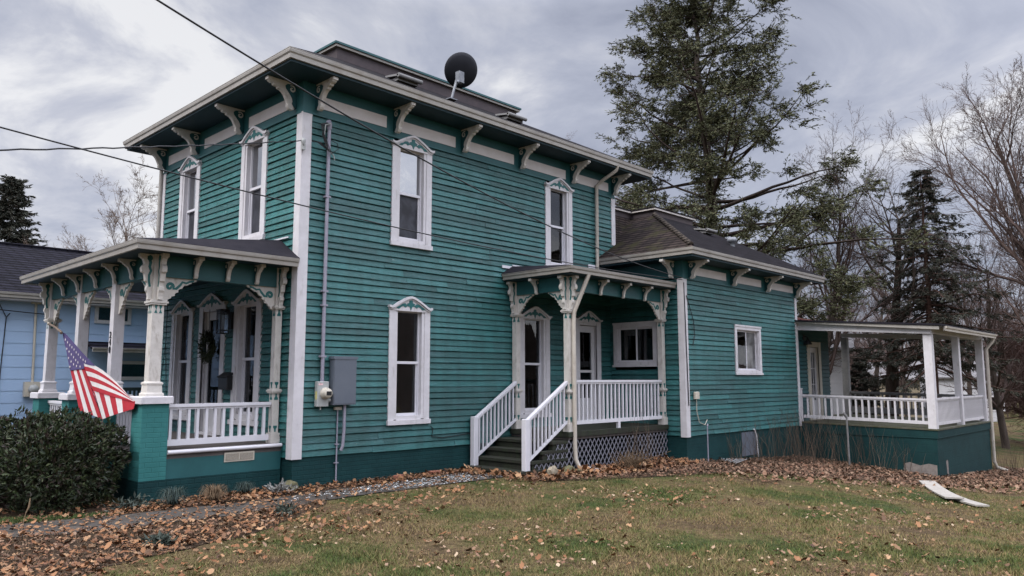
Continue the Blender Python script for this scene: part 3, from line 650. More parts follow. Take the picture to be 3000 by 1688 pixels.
for y in (1.27,2.04,2.96,3.92,4.79): place_bracket((FX-.072,y,3.858),'-X','p',.24,.33,.06,'porch_bracket')
for y,fs in ((FY,('-Y','-X')),(PYS[3],('-X',))):
    for f in fs: capital(FX-(.089 if f=='-X' else 0),y-(.089 if f=='-Y' else 0),3.858,f,'f',.19,.71)
capital(-.105,.48-.061,3.858,'-Y','f',.17,.71)
spandrel(FX+.089,FY,3.519,'+X','f',.52,.40); spandrel(-.166,FY,3.519,'-X','f',.55,.42)
for y in PYS:
    if y<5: spandrel(FX,y+.09,3.519,'+Y','f2',.50,.50)
    if y>1: spandrel(FX,y-.09,3.519,'-Y','f2',.50,.50)
railing((FX+.2,FY),(-.17,FY),1.53,.885,12,.022,th=.05,brail=.095)
railing((FX,PYS[0]+.2),(FX,PYS[1]-.2),1.50,.90,9,.02,brail=.07); railing((FX,PYS[2]+.2),(FX,PYS[3]-.2),1.50,.90,10,.02,brail=.07)
for i in range(4):
    mb=MB(); mb.box(FX-.25-.28*(4-i),2.36,-.1,FX-.2-.28*(3-i),3.71,.17*(i+1)-.02); part('step',mb,M['conc'])
# house number on the second post, reading downwards
def text_mesh(ch,size,ext,mat,name):
    cu=bpy.data.curves.new(name,'FONT'); cu.body=ch; cu.size=size; cu.extrude=ext; cu.align_x='CENTER'; cu.align_y='CENTER'; cu.resolution_u=3
    o=bpy.data.objects.new(name,cu); COL.objects.link(o); dg=bpy.context.evaluated_depsgraph_get(); me=bpy.data.meshes.new_from_object(o.evaluated_get(dg)); bpy.data.objects.remove(o); bpy.data.curves.remove(cu)
    me.name=name; me.materials.clear(); me.materials.append(mat); return me
for i,ch in enumerate('240'):
    o=mesh_obj('house_number',text_mesh(ch,.16,.006,M['black'],'house_number'),H,(FX-.096,2.14,2.66-.125*i)); o.rotation_euler=(R(90),0,R(-90))

M['bareblock']=paint('bare_concrete_block',(.22,.19,.17),(.15,.13,.12),.9,9,1,.5)
# ---- back porch, sagging a little away from the house
BX0,BX1,BY1=15.27,20.75,-5.74
SAG=lambda y:(y+2.15)*.021
def zz(y,z): return z+SAG(y)
mb=MB(); mb.box(BX0,BY1-.0,-1.6,BX1,YE+.05,.40); mb.prismx([(BY1-.03,.38),(BY1-.03,.585),(-1.3,.67),(-1.3,.38)],BX0-.02,BX1+.02); part('porch_footing',mb,M['block'])
mb=MB(); r9=random.Random(4)
a_=[(-5.70,-.30),(-5.5,-.27),(-5.3,-.33),(-5.05,-.26),(-4.92,-.30),(-4.88,-.45),(-5.1,-.66),(-5.4,-.72),(-5.70,-.74)]; mb.add([(BX0-.003,y,z) for y,z in a_],[tuple(range(len(a_)))]); part('bare_patch',mb,M['bareblock']); mb=MB()
a_=[(15.92,-.25),(16.02,-.20),(16.10,-.24),(16.12,-.62),(16.05,-.76),(15.94,-.78),(15.97,-.6)]; mb.add([(x,BY1-.003,z) for x,z in a_],[tuple(range(len(a_)))])
part('bare_patch',mb,M['bareblock'])
mb=MB(); mb.prismx([(BY1-.05,.586),(BY1-.05,.625),(-1.3,.712),(-1.3,.673)],BX0-.04,BX1+.04); part('porch_floor',mb,M['moss'])
def post(x,y,z0,z1,w=.1,mat='white'):
    mb=MB(); mb.box(-w,-w,z0,w,w,z1); return part('porch_post',mb,M[mat],(x,y,0))
post(15.40,BY1+.10,.62,3.12); post(18.0,BY1+.10,.62,3.14,.085,'white'); post(20.62,BY1+.10,.62,3.16,.095,'white'); post(20.62,-1.52,.70,3.36,.1,'greywood')
mb=MB(); mb.box(BX0-.0,YE-.05,.62,BX0+.07,YE-.0,1.62); mb.box(BX0-.01,YE-.06,1.62,BX0+.08,YE+.0,1.65); part('rail_post',mb,M['white'])
railing((BX0+.1,YE-.06),(BX0+.1,BY1+.2),1.475,.80,19,.022,1.40,.735,M['white'],brail=.085)
railing((15.5,BY1+.1),(17.9,BY1+.1),1.41,.70,21,.02,1.42,.70,M['white'],brail=.07); railing((18.1,BY1+.1),(20.52,BY1+.1),1.42,.70,21,.02,1.42,.70,M['white'],brail=.07)
railing((20.62,BY1+.2),(20.62,-1.62),1.42,.72,17,.022,1.50,.78,M['greywood'],brail=.2)
mb=MB(); mb.prismx([(BY1-.02,3.10),(BY1-.02,3.27),(YE,3.57),(YE,3.36)],BX0-.03,BX0+.05); part('porch_beam',mb,M['white'])
mb=MB(); mb.box(BX0+.051,BY1+.02,3.13,BX1,BY1+.14,3.30); mb.prismx([(BY1+.14,3.14),(BY1+.14,3.28),(-1.4,3.52),(-1.4,3.38)],BX1-.16,BX1-.02); part('porch_beam',mb,M['white'])
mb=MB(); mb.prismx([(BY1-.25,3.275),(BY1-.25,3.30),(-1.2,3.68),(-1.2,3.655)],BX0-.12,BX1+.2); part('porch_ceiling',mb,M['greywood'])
mb=MB(); mb.prismx([(BY1-.25,3.20),(BY1-.25,3.285),(YE-.0,3.63),(YE-.0,3.56)],BX0-.15,BX0-.121); part('fascia',mb,M['gutter'])
mb=MB(); mb.prismx([(BY1-.3,3.302),(BY1-.3,3.35),(-1.15,3.73),(-1.15,3.682)],BX0-.18,BX1+.25); BR=part('porch_roof',mb,M['membrane'])
part('gutter',sweep([(BX0+.2,BY1-.26),(BX1+.22,BY1-.26)],gut(3.30,.12,.09)),M['down'])
mb=MB(); mb.slab([(XR+.01,-2.0,3.74),(17.75,-2.0,3.72),(17.4,1.2,4.5),(XR+.01,1.2,4.5)],.05); part('addition_roof',mb,M['roof_red'])
# wall lamp by the back door
mb=MB(); mb.lathe([(.02,.16),(.03,.10),(.12,-.02),(.125,-.05),(.10,-.04)],0,0,16); mb.tube([(0,0,.14),(0,.05,.2),(0,.12,.17)],.012,6); mb.box(-.07,.10,.08,.07,.13,.24); part('barn_lamp',mb,M['black'],(15.82,YE-.08,3.0))
# ---- downspouts
def downspout(pts,w=.038,mat='down',n=4): mb=MB(); mb.tube(pts,w,8); return part('downspout',mb,M[mat])
downspout([(8.52,-.66,7.28),(8.50,-.62,7.15),(8.42,-.20,6.93),(8.37,-.09,6.82),(8.36,-.085,4.5)],.045)
downspout([(5.62,-1.96,4.10),(5.60,-1.93,4.0),(5.45,-1.70,3.32),(5.44,-1.69,3.2),(5.44,-1.69,.62),(5.46,-1.69,.30),(5.50,-1.75,.13),(5.64,-1.92,.06)],.045)
mb=MB(); mb.tube([(5.60,-1.87,.10),(5.80,-2.1,.035)],.06,8); part('downspout_shoe',mb,M['white'])
downspout([(20.9,BY1-.26,3.2),(20.88,BY1-.22,3.08),(20.8,BY1-.06,2.85),(20.79,BY1-.06,-.6),(20.8,BY1-.12,-.78),(20.95,BY1-.35,-.88)],.05)
downspout([(-.07,6.2,7.2),(-.07,6.06,6.9),(-.07,6.06,4.1)],.045,'gutter')
mb=MB(); mb.tube([(8.93,YE-.06,4.2),(9.0,YE-.05,2.4),(9.03,YE-.05,1.3)],.012,5); mb.tube([(9.05,YE-.05,3.9),(9.35,YE-.05,3.3),(9.38,YE-.05,2.95),(9.28,YE-.05,2.72)],.01,5); part('wall_cable',mb,M['cable'])
mb=MB(); mb.tube([(3.0,-.035,1.0),(3.06,-.035,.95),(3.03,-.035,.80),(3.3,-.035,.76),(3.9,-.035,.80),(4.3,-.035,.82)],.008,5); part('wall_cable',mb,M['cable'])
mb=MB(); mb.box(11.63,YE-.012,-.05,12.42,YE-.001,.55); part('crawl_hatch',mb,M['grey_box'])
# ------------------------------------------------------------------ things on and about the house
t=thing('satellite_dish','dark grey satellite dish on the shingle roof above the eave','satellite dish',(3.31,-.2,7.70))
mb=MB(); mb.tube([(0,0,0),(.10,.01,.30),(.2,.0,.52)],.026,8); mb.box(-.1,-.08,0,.1,.08,.02); part('mast',mb,M['galv'],parent=t)
mb=MB(); mb.tube([(.0,0,.02),(.17,.05,.50)],.015,6); mb.tube([(.12,-.06,.40),(.26,-.05,.58)],.03,8); mb.box(.14,-.09,.42,.28,.03,.66); part('bracket',mb,M['galv'],parent=t)
mb=MB(); n=28; prof=[(.375,.10),(.37,.085),(.30,.05),(.2,.018),(.1,.004),(.0,0)]; mb.lathe(prof,0,0,36); mb.lathe([(.375,.10),(.36,.11),(.3,.075),(.2,.04),(.0,.02)],0,0,36)
o=part('reflector',mb,M['dish'],(.33,.02,.74),0,t); d_=Vector((.30,.80,.45)).normalized(); o.rotation_euler=d_.to_track_quat('Z','Y').to_euler()
mb=MB(); mb.tube([(.2,0,.48),(.45,.25,.55),(.55,.45,.75)],.014,6); mb.tube([(.53,.42,.72),(.57,.48,.80)],.03,8); part('feed_arm',mb,M['galv'],parent=t)

t=thing('electric_meter','round electric meter on a small grey box under a tall conduit','electric meter',(.485,-.03,1.45))
mb=MB(); mb.bevbox(-.115,-.10,0,.115,0,.43,.01); mb.box(-.03,-.06,-.06,-.01,-.03,0); part('meter_box',mb,M['light_box'],parent=t)
mb=MB(); mb.lathe([(.10,0),(.10,.03),(.085,.035),(.085,.10),(.07,.125),(0,.13)],0,0,24); o=part('meter_dome',mb,M['tan_plastic'],(.035,-.10,.225),0,t); o.rotation_euler=(R(90),0,0)
mb=MB(); mb.box(-.05,-.132,-.035,.05,-.131,.035); part('dial',mb,M['black'],(.035,-.10,.225),0,t)
mb=MB(); mb.box(-.10,-.104,.365,-.01,-.1015,.395); part('warning_label',mb,paint('red_white_label',(.5,.1,.1),(.8,.75,.75),.5,40,1),parent=t)
mb=MB(); mb.box(-.1175,-.09,.12,-.1155,-.03,.26); part('side_label',mb,paint('yellow_label',(.55,.5,.2)),parent=t)
mb=MB(); mb.tube([(0,-.05,.43),(0,-.05,4.98)],.033,10); part('conduit',mb,M['grey_pipe'],parent=t)
for z in (.85,1.75,2.0,3.7):
    mb=MB(); mb.box(-.055,-.085,z,.055,-.0,z+.03); part('pipe_strap',mb,M['grey_pipe'],parent=t)
mb=MB(); mb.tube([(0,-.05,4.97),(-.005,-.06,5.06),(-.05,-.10,5.09)],.045,10); part('weatherhead',mb,M['grey_pipe'],parent=t)
mb=MB(); mb.tube([(.115,-.05,.1),(.22,-.05,.1)],.035,8); part('pipe_nipple',mb,M['light_box'],parent=t)
mb=MB()
for k in range(4):
    a=[(-.05,-.10,5.07),(-.16-.02*k,-.12,5.0),(-.19,-.13-.02*k,4.8),(-.10+.04*k,-.14,4.58-.03*k),(-.20-.03*k,-.12,4.66),(-.36,-.07,4.66)]
    mb.tube(a,.008,5)
mb.tube([(.02,-.1,4.75),(.14,-.11,4.72),(.17,-.1,4.62),(.05,-.1,4.53),(-.08,-.1,4.6)],.008,5); part('drip_loop',mb,M['cable'],parent=t)
mb=MB(); mb.tube([(-.02,-.12,5.05),(-.13,-.13,5.0),(-.15,-.13,4.75),(-.05,-.12,4.55),(.07,-.11,4.48),(.10,-.10,4.40)],.009,5); part('drip_loop',mb,M['light_box'],parent=t)

t=thing('breaker_panel','tall dark grey metal cabinet on the teal wall beside the meter','electrical cabinet',(.89,-.03,1.47))
mb=MB(); mb.bevbox(-.235,-.16,0,.235,0,.84,.012); part('cabinet_body',mb,M['grey_box'],parent=t)
mb=MB(); mb.box(-.225,-.166,.02,.225,-.161,.82); mb.box(-.25,-.175,.80,.25,.0,.85); part('cabinet_cover',mb,M['grey_box'],parent=t)
mb=MB(); mb.tube([(.05,-.08,0),(.05,-.08,-.45),(.045,-.06,-.72),(.02,-.04,-.80)],.028,8); part('cable_pipe',mb,M['grey_pipe'],parent=t)
t=thing('ground_pipe','thin grey vertical pipe from ground to below the cabinet','pipe',(.84,-.045,.05))
mb=MB(); mb.tube([(0,0,0),(0,0,1.36)],.014,8); part('pipe',mb,M['grey_pipe'],parent=t)
mb=MB(); mb.box(-.07,-.03,1.33,.07,.02,1.38); part('pipe_hood',mb,M['tan_plastic'],parent=t)
for z in (.4,.72):
    mb=MB(); mb.box(-.035,-.02,z,.035,.03,z+.02); part('pipe_strap',mb,M['grey_pipe'],parent=t)
mb=MB(); mb.bevbox(-.09,-.07,0,.09,0,.17,.01); mb.tube([(.0,-.03,0),(-.0,-.03,-.3),(.1,-.03,-.55),(.3,-.06,-.62),(.42,-.06,-.5)],.01,5); tag(mb.build('utility_box',M['tan_plastic'],None,(9.36,YE-.03,1.45)),'small almond plastic box low on the wing wall with trailing wire','utility box')
mb=MB(); mb.tube([(0,0,-.1),(0,0,.75)],.014,6); mb.tube([(0,0,.75),(.02,0,.80)],.022,6); tag(mb.build('standpipe',M['grey_pipe'],None,(9.72,YE-.12,.05)),'thin grey standpipe rising beside the wing foundation','pipe')
mb=MB(); mb.tube([(0,0,.62),(.04,-.02,.5),(.06,-.03,.2),(.02,-.06,-.2)],.016,6); mb.tube([(0,0,.62),(-.05,0,.66)],.02,6); tag(mb.build('white_hose',M['vinyl'],None,(12.3,YE-.04,-.05)),'white plastic hose drooping by the crawlspace hatch','hose')

# porch lantern, mailbox, wreath, swing
t=thing('wall_lantern','large black box lantern on the wall beside the wreathed door','lantern',(-.03,2.33,2.78))
mb=MB(); mb.box(-.05,-.07,.1,0,.07,.42); mb.box(-.16,-.02,.40,-.02,.02,.43); part('wall_plate',mb,M['black'],parent=t)
mb=MB()
for x in (-.26,-.10):
    for y in (-.08,.08): mb.box(x-.008,y-.008,0,x+.008,y+.008,.44)
for z in (0,.06,.38,.43): mb.box(-.27,-.09,z,-.09,-.072,z+.016); mb.box(-.27,.072,z,-.09,.09,z+.016); mb.box(-.27,-.072,z,-.252,.072,z+.016); mb.box(-.108,-.072,z,-.09,.072,z+.016)
mb.box(-.28,-.10,.447,-.08,.10,.465); part('cage',mb,M['black'],parent=t)
mb=MB(); mb.box(-.25,-.07,.02,-.11,.07,.43); part('lantern_glass',mb,M['glass'],parent=t)
t=thing('mailbox','black wall mailbox between the front door and right window','mailbox',(-.03,2.36,1.72))
mb=MB(); mb.bevbox(-.12,-.19,0,0,.19,.27,.015); part('mailbox_body',mb,M['black'],parent=t)
mb=MB(); mb.prism([(-.14,.25),(0,.335),(0,.29),(-.13,.22)],-.20,.20); part('mailbox_lid',mb,M['black'],parent=t)
rg=np.random.default_rng(5)
def leaf_cloud(P,Nrm,ln,wd,rg,jit=.6,droop=0.,fold=True):
    """one folded leaf (two quads) at each point P pointing roughly along Nrm"""
    n=len(P); D=Nrm+rg.normal(0,jit,(n,3)); D[:,2]-=droop; D/=np.linalg.norm(D,axis=1)[:,None]+1e-9
    Up=rg.normal(0,1,(n,3)); Sd=np.cross(D,Up); Sd/=np.linalg.norm(Sd,axis=1)[:,None]+1e-9; Nn=np.cross(Sd,D)
    l=(ln*rg.uniform(.65,1.3,n))[:,None]; w=(wd*rg.uniform(.7,1.3,n))[:,None]
    base=P; tip=P+D*l+Nn*l*-.12; mid=P+D*l*.5; a=mid+Sd*w*.5+Nn*w*.22; b=mid-Sd*w*.5+Nn*w*.22
    V=np.stack([base,a,tip,b],1).reshape(-1,3); i=np.arange(n)*4; F=np.concatenate([np.stack([i,i+1,i+2],1),np.stack([i,i+2,i+3],1)]); return V,F
def leafmat(name,cols,rough=.5,spec=.4,trans=0.):
    m,nt,b=newmat(name); L=nt.links; g=nt.nodes.new('ShaderNodeNewGeometry'); r=ramp(nt,[(i/max(1,len(cols)-1),c) for i,c in enumerate(cols)]); L.new(g.outputs['Random Per Island'],r.inputs[0])
    L.new(r.outputs[0],b.inputs['Base Color']); b.inputs['Roughness'].default_value=rough; b.inputs['Specular IOR Level'].default_value=spec; return m
M['wreath']=leafmat('wreath_leaf',[(.012,.02,.008),(.03,.04,.012),(.02,.03,.015),(.05,.05,.02)])
t=thing('wreath','round evergreen wreath hanging on the front door','wreath',(-.06,3.14,2.56))
n=900; an=rg.uniform(0,2*math.pi,n); rr=.21+rg.normal(0,.045,n); P=np.stack([-.05+rg.normal(0,.03,n),rr*np.cos(an),rr*np.sin(an)],1); Nr=np.stack([-.5*np.ones(n),np.cos(an+1.0),np.sin(an+1.0)],1)
V,F=leaf_cloud(P,Nr,.085,.022,rg,.45); mesh_obj('foliage',np_mesh('foliage',V,F,M['wreath']),t)
mb=MB(); mb.tube([(-.03,.2*math.cos(a),.2*math.sin(a)) for a in [i*2*math.pi/24 for i in range(25)]],.03,6); part('ring',mb,M['blackgreen'],parent=t)
mb=MB(); mb.box(-.045,-.008,.22,-.04,.008,.74); part('hanger',mb,M['black'],parent=t)
t=thing('porch_swing','dark green slatted porch swing hanging on chains at the porch end','porch swing',(-1.0,5.05,1.22))
mb=MB()
for i in range(5): mb.box(-.72,-.42+i*.09,0,.72,-.35+i*.09,.022)
part('seat',mb,M['blackgreen'],parent=t)
mb=MB(); mb.box(-.72,.04,.46,.72,.075,.53); mb.box(-.72,.03,.04,.72,.065,.10)
for i in range(17): x=-.68+i*.085; mb.box(x-.022,.036,.10,x+.022,.055,.46)
part('backrest',mb,M['blackgreen'],parent=t)
for s in (-1,1):
    mb=MB(); mb.box(s*.72-.03,-.42,.22,s*.72+.03,.06,.25); mb.box(s*.72-.02,-.40,0,s*.72+.02,-.36,.22); part('arm',mb,M['blackgreen'],parent=t)
    mb=MB(); mb.tube([(s*.76,-.35,.25),(s*.76,-.17,1.45),(s*.76,-.17,2.63)],.007,5); mb.tube([(s*.76,.05,.4),(s*.76,-.17,1.45)],.007,5); part('chain',mb,M['black'],parent=t)

M['stickwood']=paint('worn_wood_staff',(.16,.11,.075),(.10,.07,.05),.6,6,1)
# flag on a drooping staff at the far porch post
M['red']=paint('flag_red_cloth',(.40,.018,.03),(.33,.012,.024),.8,8,1,.4); M['fwhite']=paint('flag_white_cloth',(.66,.62,.60),(.58,.54,.53),.8,8,1,.4); M['blue']=paint('flag_blue_cloth',(.075,.055,.16),(.06,.045,.13),.8,8,1,.4)
FO=Vector((-2.74,3.12,0)); FT=Vector((.1143,-.9934,0)); FN=Vector((-.9934,-.1143,0))
t=thing('flag','red white and blue flag sagging from a staff on the far porch post','flag',(-2.74,3.12,2.712))
def fl(s,z,o=0):
    w=.035*math.sin(s*2.6+z*1.8)+o
    p=FT*s+FN*w; return (p.x,p.y,z-2.712)
mb=MB()
def patch(q,stripes,along,n=8,mi0=0,o=0,bulge=0):
    """bilinear patch q (4 corners TL,TR,BR,BL); stripes: material list; along 'h' = stripes run TL->TR"""
    TL,TR,BR,BL=[np.array(p) for p in q]; k=len(stripes)
    bl=lambda u,v:(TL*(1-u)+TR*u)*(1-v)+(BL*(1-u)+BR*u)*v+np.array([0,bulge*(1-v)*4*u*(1-u)])
    for lay in (0,-.006):
        V=[];Fc=[];ms=[]
        for a in range(k+1):
            for j in range(n+1): p=bl(j/n,a/k) if along=='h' else bl(a/k,j/n); V.append(fl(p[0],p[1],o+lay))
        b0=len(mb.v); mb.v+=V
        for a in range(k):
            for j in range(n): q0=b0+a*(n+1)+j; mb.f.append((q0,q0+1,q0+n+2,q0+n+1)); mb.m.append(stripes[a]); mb.s.append(True)
Rr_,Ww,Bb=0,1,2
patch([(.86,2.215),(2.55,1.635),(2.684,1.573),(1.433,1.731)],[Ww,Rr_,Ww,Rr_,Ww,Rr_],'h',12,0,.010,.13)
patch([(.376,2.069),(.957,2.098),(1.748,1.291),(.813,1.405)],[Rr_,Ww,Rr_,Ww,Rr_],'v',8,0,.004)
patch([(1.40,1.735),(2.69,1.585),(2.659,1.472),(1.748,1.291)],[Ww,Rr_,Ww,Rr_,Ww,Rr_,Rr_],'v',6,0,.0)
patch([(.88,2.14),(1.46,1.735),(1.78,1.30),(1.25,1.80)],[Rr_],'v',6,0,-.008)
# canton
can=[[(-.01,2.73),(.131,2.70),(.34,2.33),(.20,2.40)],[(.131,2.70),(.505,2.535),(.62,2.25),(.34,2.33)],[(.505,2.535),(.879,2.37),(.90,2.19),(.62,2.25)],[(.879,2.37),(1.44,2.132),(1.2,2.15),(.90,2.19)],[(.20,2.40),(.62,2.28),(.98,2.09),(.385,2.068)],[(.62,2.28),(.95,2.20),(1.0,2.12),(.98,2.09)]]
for q in can: patch(q,[Bb],'h',3,0,.016)
me=mb.mesh('cloth',[M['red'],M['fwhite'],M['blue']]); o=mesh_obj('cloth',me,t)
for (s,z) in [(.16,2.60),(.26,2.55),(.36,2.50),(.46,2.46),(.56,2.42),(.66,2.37),(.76,2.33),(.86,2.28),(.98,2.24),(.24,2.44),(.34,2.39),(.44,2.34),(.54,2.29),(.64,2.24),(.74,2.20),(.33,2.28),(.44,2.22),(.55,2.17),(.40,2.13),(.68,2.14),(.84,2.13),(1.08,2.21)]:
    p=[]
    for k in range(10): a=math.pi/2+k*math.pi/5; r=.030 if k%2==0 else .012; p.append(fl(s+r*math.cos(a),z+r*math.sin(a),.026))
    mb=MB(); mb.add(p,[tuple(range(10))]); part('star',mb,M['fwhite'],parent=t)
mb=MB(); mb.tube([(.47,2.56,.33),(.2,1.1,.17),(0,0,.02),(-.03,-.1,-.0)],.022,8); part('pole',mb,M['stickwood'],parent=t)
mb=MB(); mb.tube([(.49,2.62,.345),(.44,2.38,.305)],.03,8); part('bracket',mb,M['tan_plastic'],parent=t)

# overhead cables
def cable(a,b,sag,r,label,n=40,wob=0):
    a=Vector(a);b=Vector(b); pts=[]
    for i in range(n+1):
        t=i/n; p=a.lerp(b,t); p.z-=sag*4*t*(1-t); 
        if wob: p.z+=wob*math.sin(i*1.9)
        pts.append(p)
    mb=MB(); mb.tube(pts,r,6); tag(mb.build('utility_cable',M['cable']),label,'cable','overhead utility cables')
def ext(a,b,k): a=Vector(a);b=Vector(b); return tuple(a+(a-b)*k)
A1=(-4.13,-5.38,5.26); E1=(8.80,YE-.1,4.30); cable(ext(A1,E1,.25),E1,.45,.0095,'black cable crossing from the top edge down over the main roof corner')
A2=(-5.14,-2.98,4.61); E2=(8.80,YE-.1,4.25); cable(ext(A2,E2,.25),E2,.30,.0085,'black cable crossing low over the upstairs windows to the wing')
A3=(-5.11,-2.99,4.24); E3=(-.05,-.06,6.09); cable(ext((-5.11,-2.99,4.24),E3,.6),E3,.06,.009,'twisted service cable running to the corner insulator',60,.006)
mb=MB(); mb.box(-.03,-.03,-.16,.03,.03,-.05); mb.tube([(0,0,0),(-.06,-.05,-.02),(.0,-.04,-.08)],.012,6); mb.lathe([(.03,-.05),(.045,0),(.03,.05),(0,.05)],0,0,10); tag(mb.build('insulator',M['light_box'],None,(-.03,-.08,6.08)),'small grey porcelain insulator on the white corner board','insulator')
# ------------------------------------------------------------------ neighbours
def clapflat(mb,x0,x1,y,z0,z1,row,mi=0):
    n=int((z1-z0)/row)
    for k in range(n):
        a=z0+k*row; b=min(z1,a+row); mb.quad((x0,y-.018,a),(x1,y-.018,a),(x1,y-.008,b),(x0,y-.008,b),mi); mb.quad((x0,y-.005,a),(x1,y-.005,a),(x1,y-.018,a),(x0,y-.018,a),mi)
M['blue_siding']=paint('pale_blue_siding',(.345,.47,.65),(.32,.445,.625),.5,1.5,1,.05)
NB=thing('blue_house','pale blue clapboard house with dark shingle roof beyond the front porch','house',(-2,10,-.2))
mb=MB(); clapflat(mb,-11,9,0,.1,4.25,.29); mb.quad((-11,0,0),(-11,7,0),(-11,7,4.3),(-11,0,4.3)); mb.quad((9,0,0),(9,7,0),(9,7,4.3),(9,0,4.3)); mb.quad((-11,7,0),(9,7,0),(9,7,4.3),(-11,7,4.3)); mb.poly([(9,0,4.25),(9,7,4.25),(9,3.5,5.85)]); mb.poly([(-11,0,4.25),(-11,7,4.25),(-11,3.5,5.85)]); part('wall',mb,M['blue_siding'],parent=NB)
mb=MB(); mb.slab([(-11.4,-.45,4.20),(9.4,-.45,4.20),(9.4,3.5,5.93),(-11.4,3.5,5.93)],.08); mb.slab([(-11.4,3.5,5.93),(9.4,3.5,5.93),(9.4,7.45,4.20),(-11.4,7.45,4.20)],.08); mb.tube([(-11.4,3.5,5.95),(9.4,3.5,5.95)],.05,6); part('roof',mb,M['roof_blue'],parent=NB)
part('gutter',sweep([(-11.4,-.45),(9.4,-.45)],gut(4.20,.13,.09)),M['gutter'],parent=NB)
mb=MB(); mb.box(-11.3,-.43,4.02,9.3,-.03,4.06); part('soffit',mb,M['white'],parent=NB)
def simple_window(parent,x0,x1,z0,z1,y=0,b=.09):
    mb=MB(); mb.box(x0-b,y-.06,z0-b,x1+b,y-.0305,z0); mb.box(x0-b,y-.06,z1,x1+b,y-.0305,z1+b); mb.box(x0-b,y-.06,z0,x0,y-.0305,z1); mb.box(x1,y-.06,z0,x1+b,y-.0305,z1); o=part('window',mb,M['white'],parent=parent)
    mb=MB(); mb.box(x0,y-.042,z0,x1,y-.032,z1); part('pane',mb,M['glass'],parent=o)
simple_window(NB,2.02,2.75,3.67,4.0); simple_window(NB,2.65,3.65,2.19,2.52); simple_window(NB,5.2,6.1,2.2,3.4)
mb=MB(); mb.slab([(1.7,-.75,2.92),(4.6,-.75,2.92),(4.6,-.03,3.10),(1.7,-.03,3.10)],.05); part('hood_roof',mb,M['roof_blue'],parent=NB)
part('gutter',sweep([(1.7,-.75),(4.6,-.75)],gut(2.92,.11,.08)),M['gutter'],parent=NB)
mb=MB(); mb.box(.42,-.16,1.70,.80,-.03,2.06); mb.tube([(.60,-.08,2.06),(.56,-.08,4.0)],.03,8); mb.box(.46,-.14,3.98,.66,-.03,4.08); m_=part('meter_box',mb,M['tan_plastic'],parent=NB)
mb=MB(); mb.lathe([(.11,0),(.11,.05),(.09,.09),(0,.1)],0,0,18); o=part('meter_dome',mb,M['light_box'],(.61,-.16,1.88),0,m_); o.rotation_euler=(R(90),0,0)
mb=MB(); mb.tube([(-.25,-.07,4.0),(-.05,-.06,3.62),(-.08,-.05,2.5),(-.12,-.05,.4)],.012,5); mb.tube([(-.05,-.06,3.62),(.02,-.06,3.72)],.012,5); mb.tube([(-2,-1,3.85),(-.3,-.3,3.78),(.4,-.15,3.75),(.75,-.1,3.74)],.012,5); part('wall_cable',mb,M['cable'],parent=NB)

M['roof_grey']=paint('far_grey_roof',(.16,.155,.16),(.12,.115,.12),.8,2,1)
M['stone']=paint('tan_stone',(.30,.25,.18),(.20,.17,.12),.85,7,1,.6)
M['house_white']=paint('far_white_siding',(.46,.46,.48),(.42,.42,.44),.6,2,1)
def gable_house(name,label,loc,w,dp,h,rh,rz,wins,wall='house_white',roof='roof_blue'):
    o=thing(name,label,'house' if 'house' in name else 'garage',loc,rz)
    mb=MB(); clapflat(mb,0,w,0,0,h,.2); mb.box(.01,.01,-.6,w-.01,dp,h); mb.prismx([(0,h),(dp,h),(dp/2,h+rh)],0.005,w-.005); part('wall',mb,M[wall],parent=o)
    mb=MB(); s=rh/(dp/2); e=.35; mb.slab([(-e,-e,h-e*s+.05),(w+e,-e,h-e*s+.05),(w+e,dp/2,h+rh+.05),(-e,dp/2,h+rh+.05)],.1); mb.slab([(-e,dp/2,h+rh+.05),(w+e,dp/2,h+rh+.05),(w+e,dp+e,h-e*s+.05),(-e,dp+e,h-e*s+.05)],.1); part('roof',mb,M[roof],parent=o)
    for x0,x1,z0,z1 in wins: simple_window(o,x0,x1,z0,z1)
    return o
gable_house('white_house','white farmhouse seen between the back porch posts nearest the door',(33.0,9.6,-1.3),6.2,5,4.9,1.0,R(-69),[(1.3,2.0,1.3,3.0),(4.6,5.1,2.2,4.2)],'house_white','roof_grey')
gable_house('white_house','long low white house far off behind the outer back porch posts',(62.2,8.9,-1.5),6.0,5,3.7,1.2,R(-75),[(1.2,2.2,1,2.0),(5.5,6.5,1,2.0)],'house_white','roof_grey')
gable_house('garage','small tan garage with white eaves among the far bare trees',(56.5,10.2,-1.5),3.6,4,3.6,1.2,R(-71),[],'stone','roof_grey')

# ------------------------------------------------------------------ ground
def groundmat():
    m,nt,b=newmat('winter_lawn'); L=nt.links; co=obj_co(nt)
    n1=noise(nt,co,.55,6,.62,.3); r1=ramp(nt,[(.40,(.075,.052,.030)),(.47,(.11,.08,.042)),(.54,(.075,.068,.028)),(.62,(.040,.052,.018))]); L.new(n1,r1.inputs[0])
    n2=noise(nt,co,14,6,.7); r2=ramp(nt,[(.38,(.55,.55,.55)),(.62,(1.25,1.25,1.25))]); L.new(n2,r2.inputs[0])
    mx=nd(nt,'ShaderNodeMix',data_type='RGBA',blend_type='MULTIPLY'); mx.inputs[0].default_value=1; L.new(r1.outputs[0],mx.inputs[6]); L.new(r2.outputs[0],mx.inputs[7])
    L.new(mx.outputs[2],b.inputs['Base Color']); b.inputs['Roughness'].default_value=1; b.inputs['Specular IOR Level'].default_value=.1
    h=noise(nt,co,40,5,.7); bump(nt,b,h,.8,.03); return m
M['lawn']=groundmat()
def axis(pts):
    o=[]
    for (a,b,s) in pts: o+=list(np.arange(a,b,s))
    return np.array(o+[pts[-1][1]])
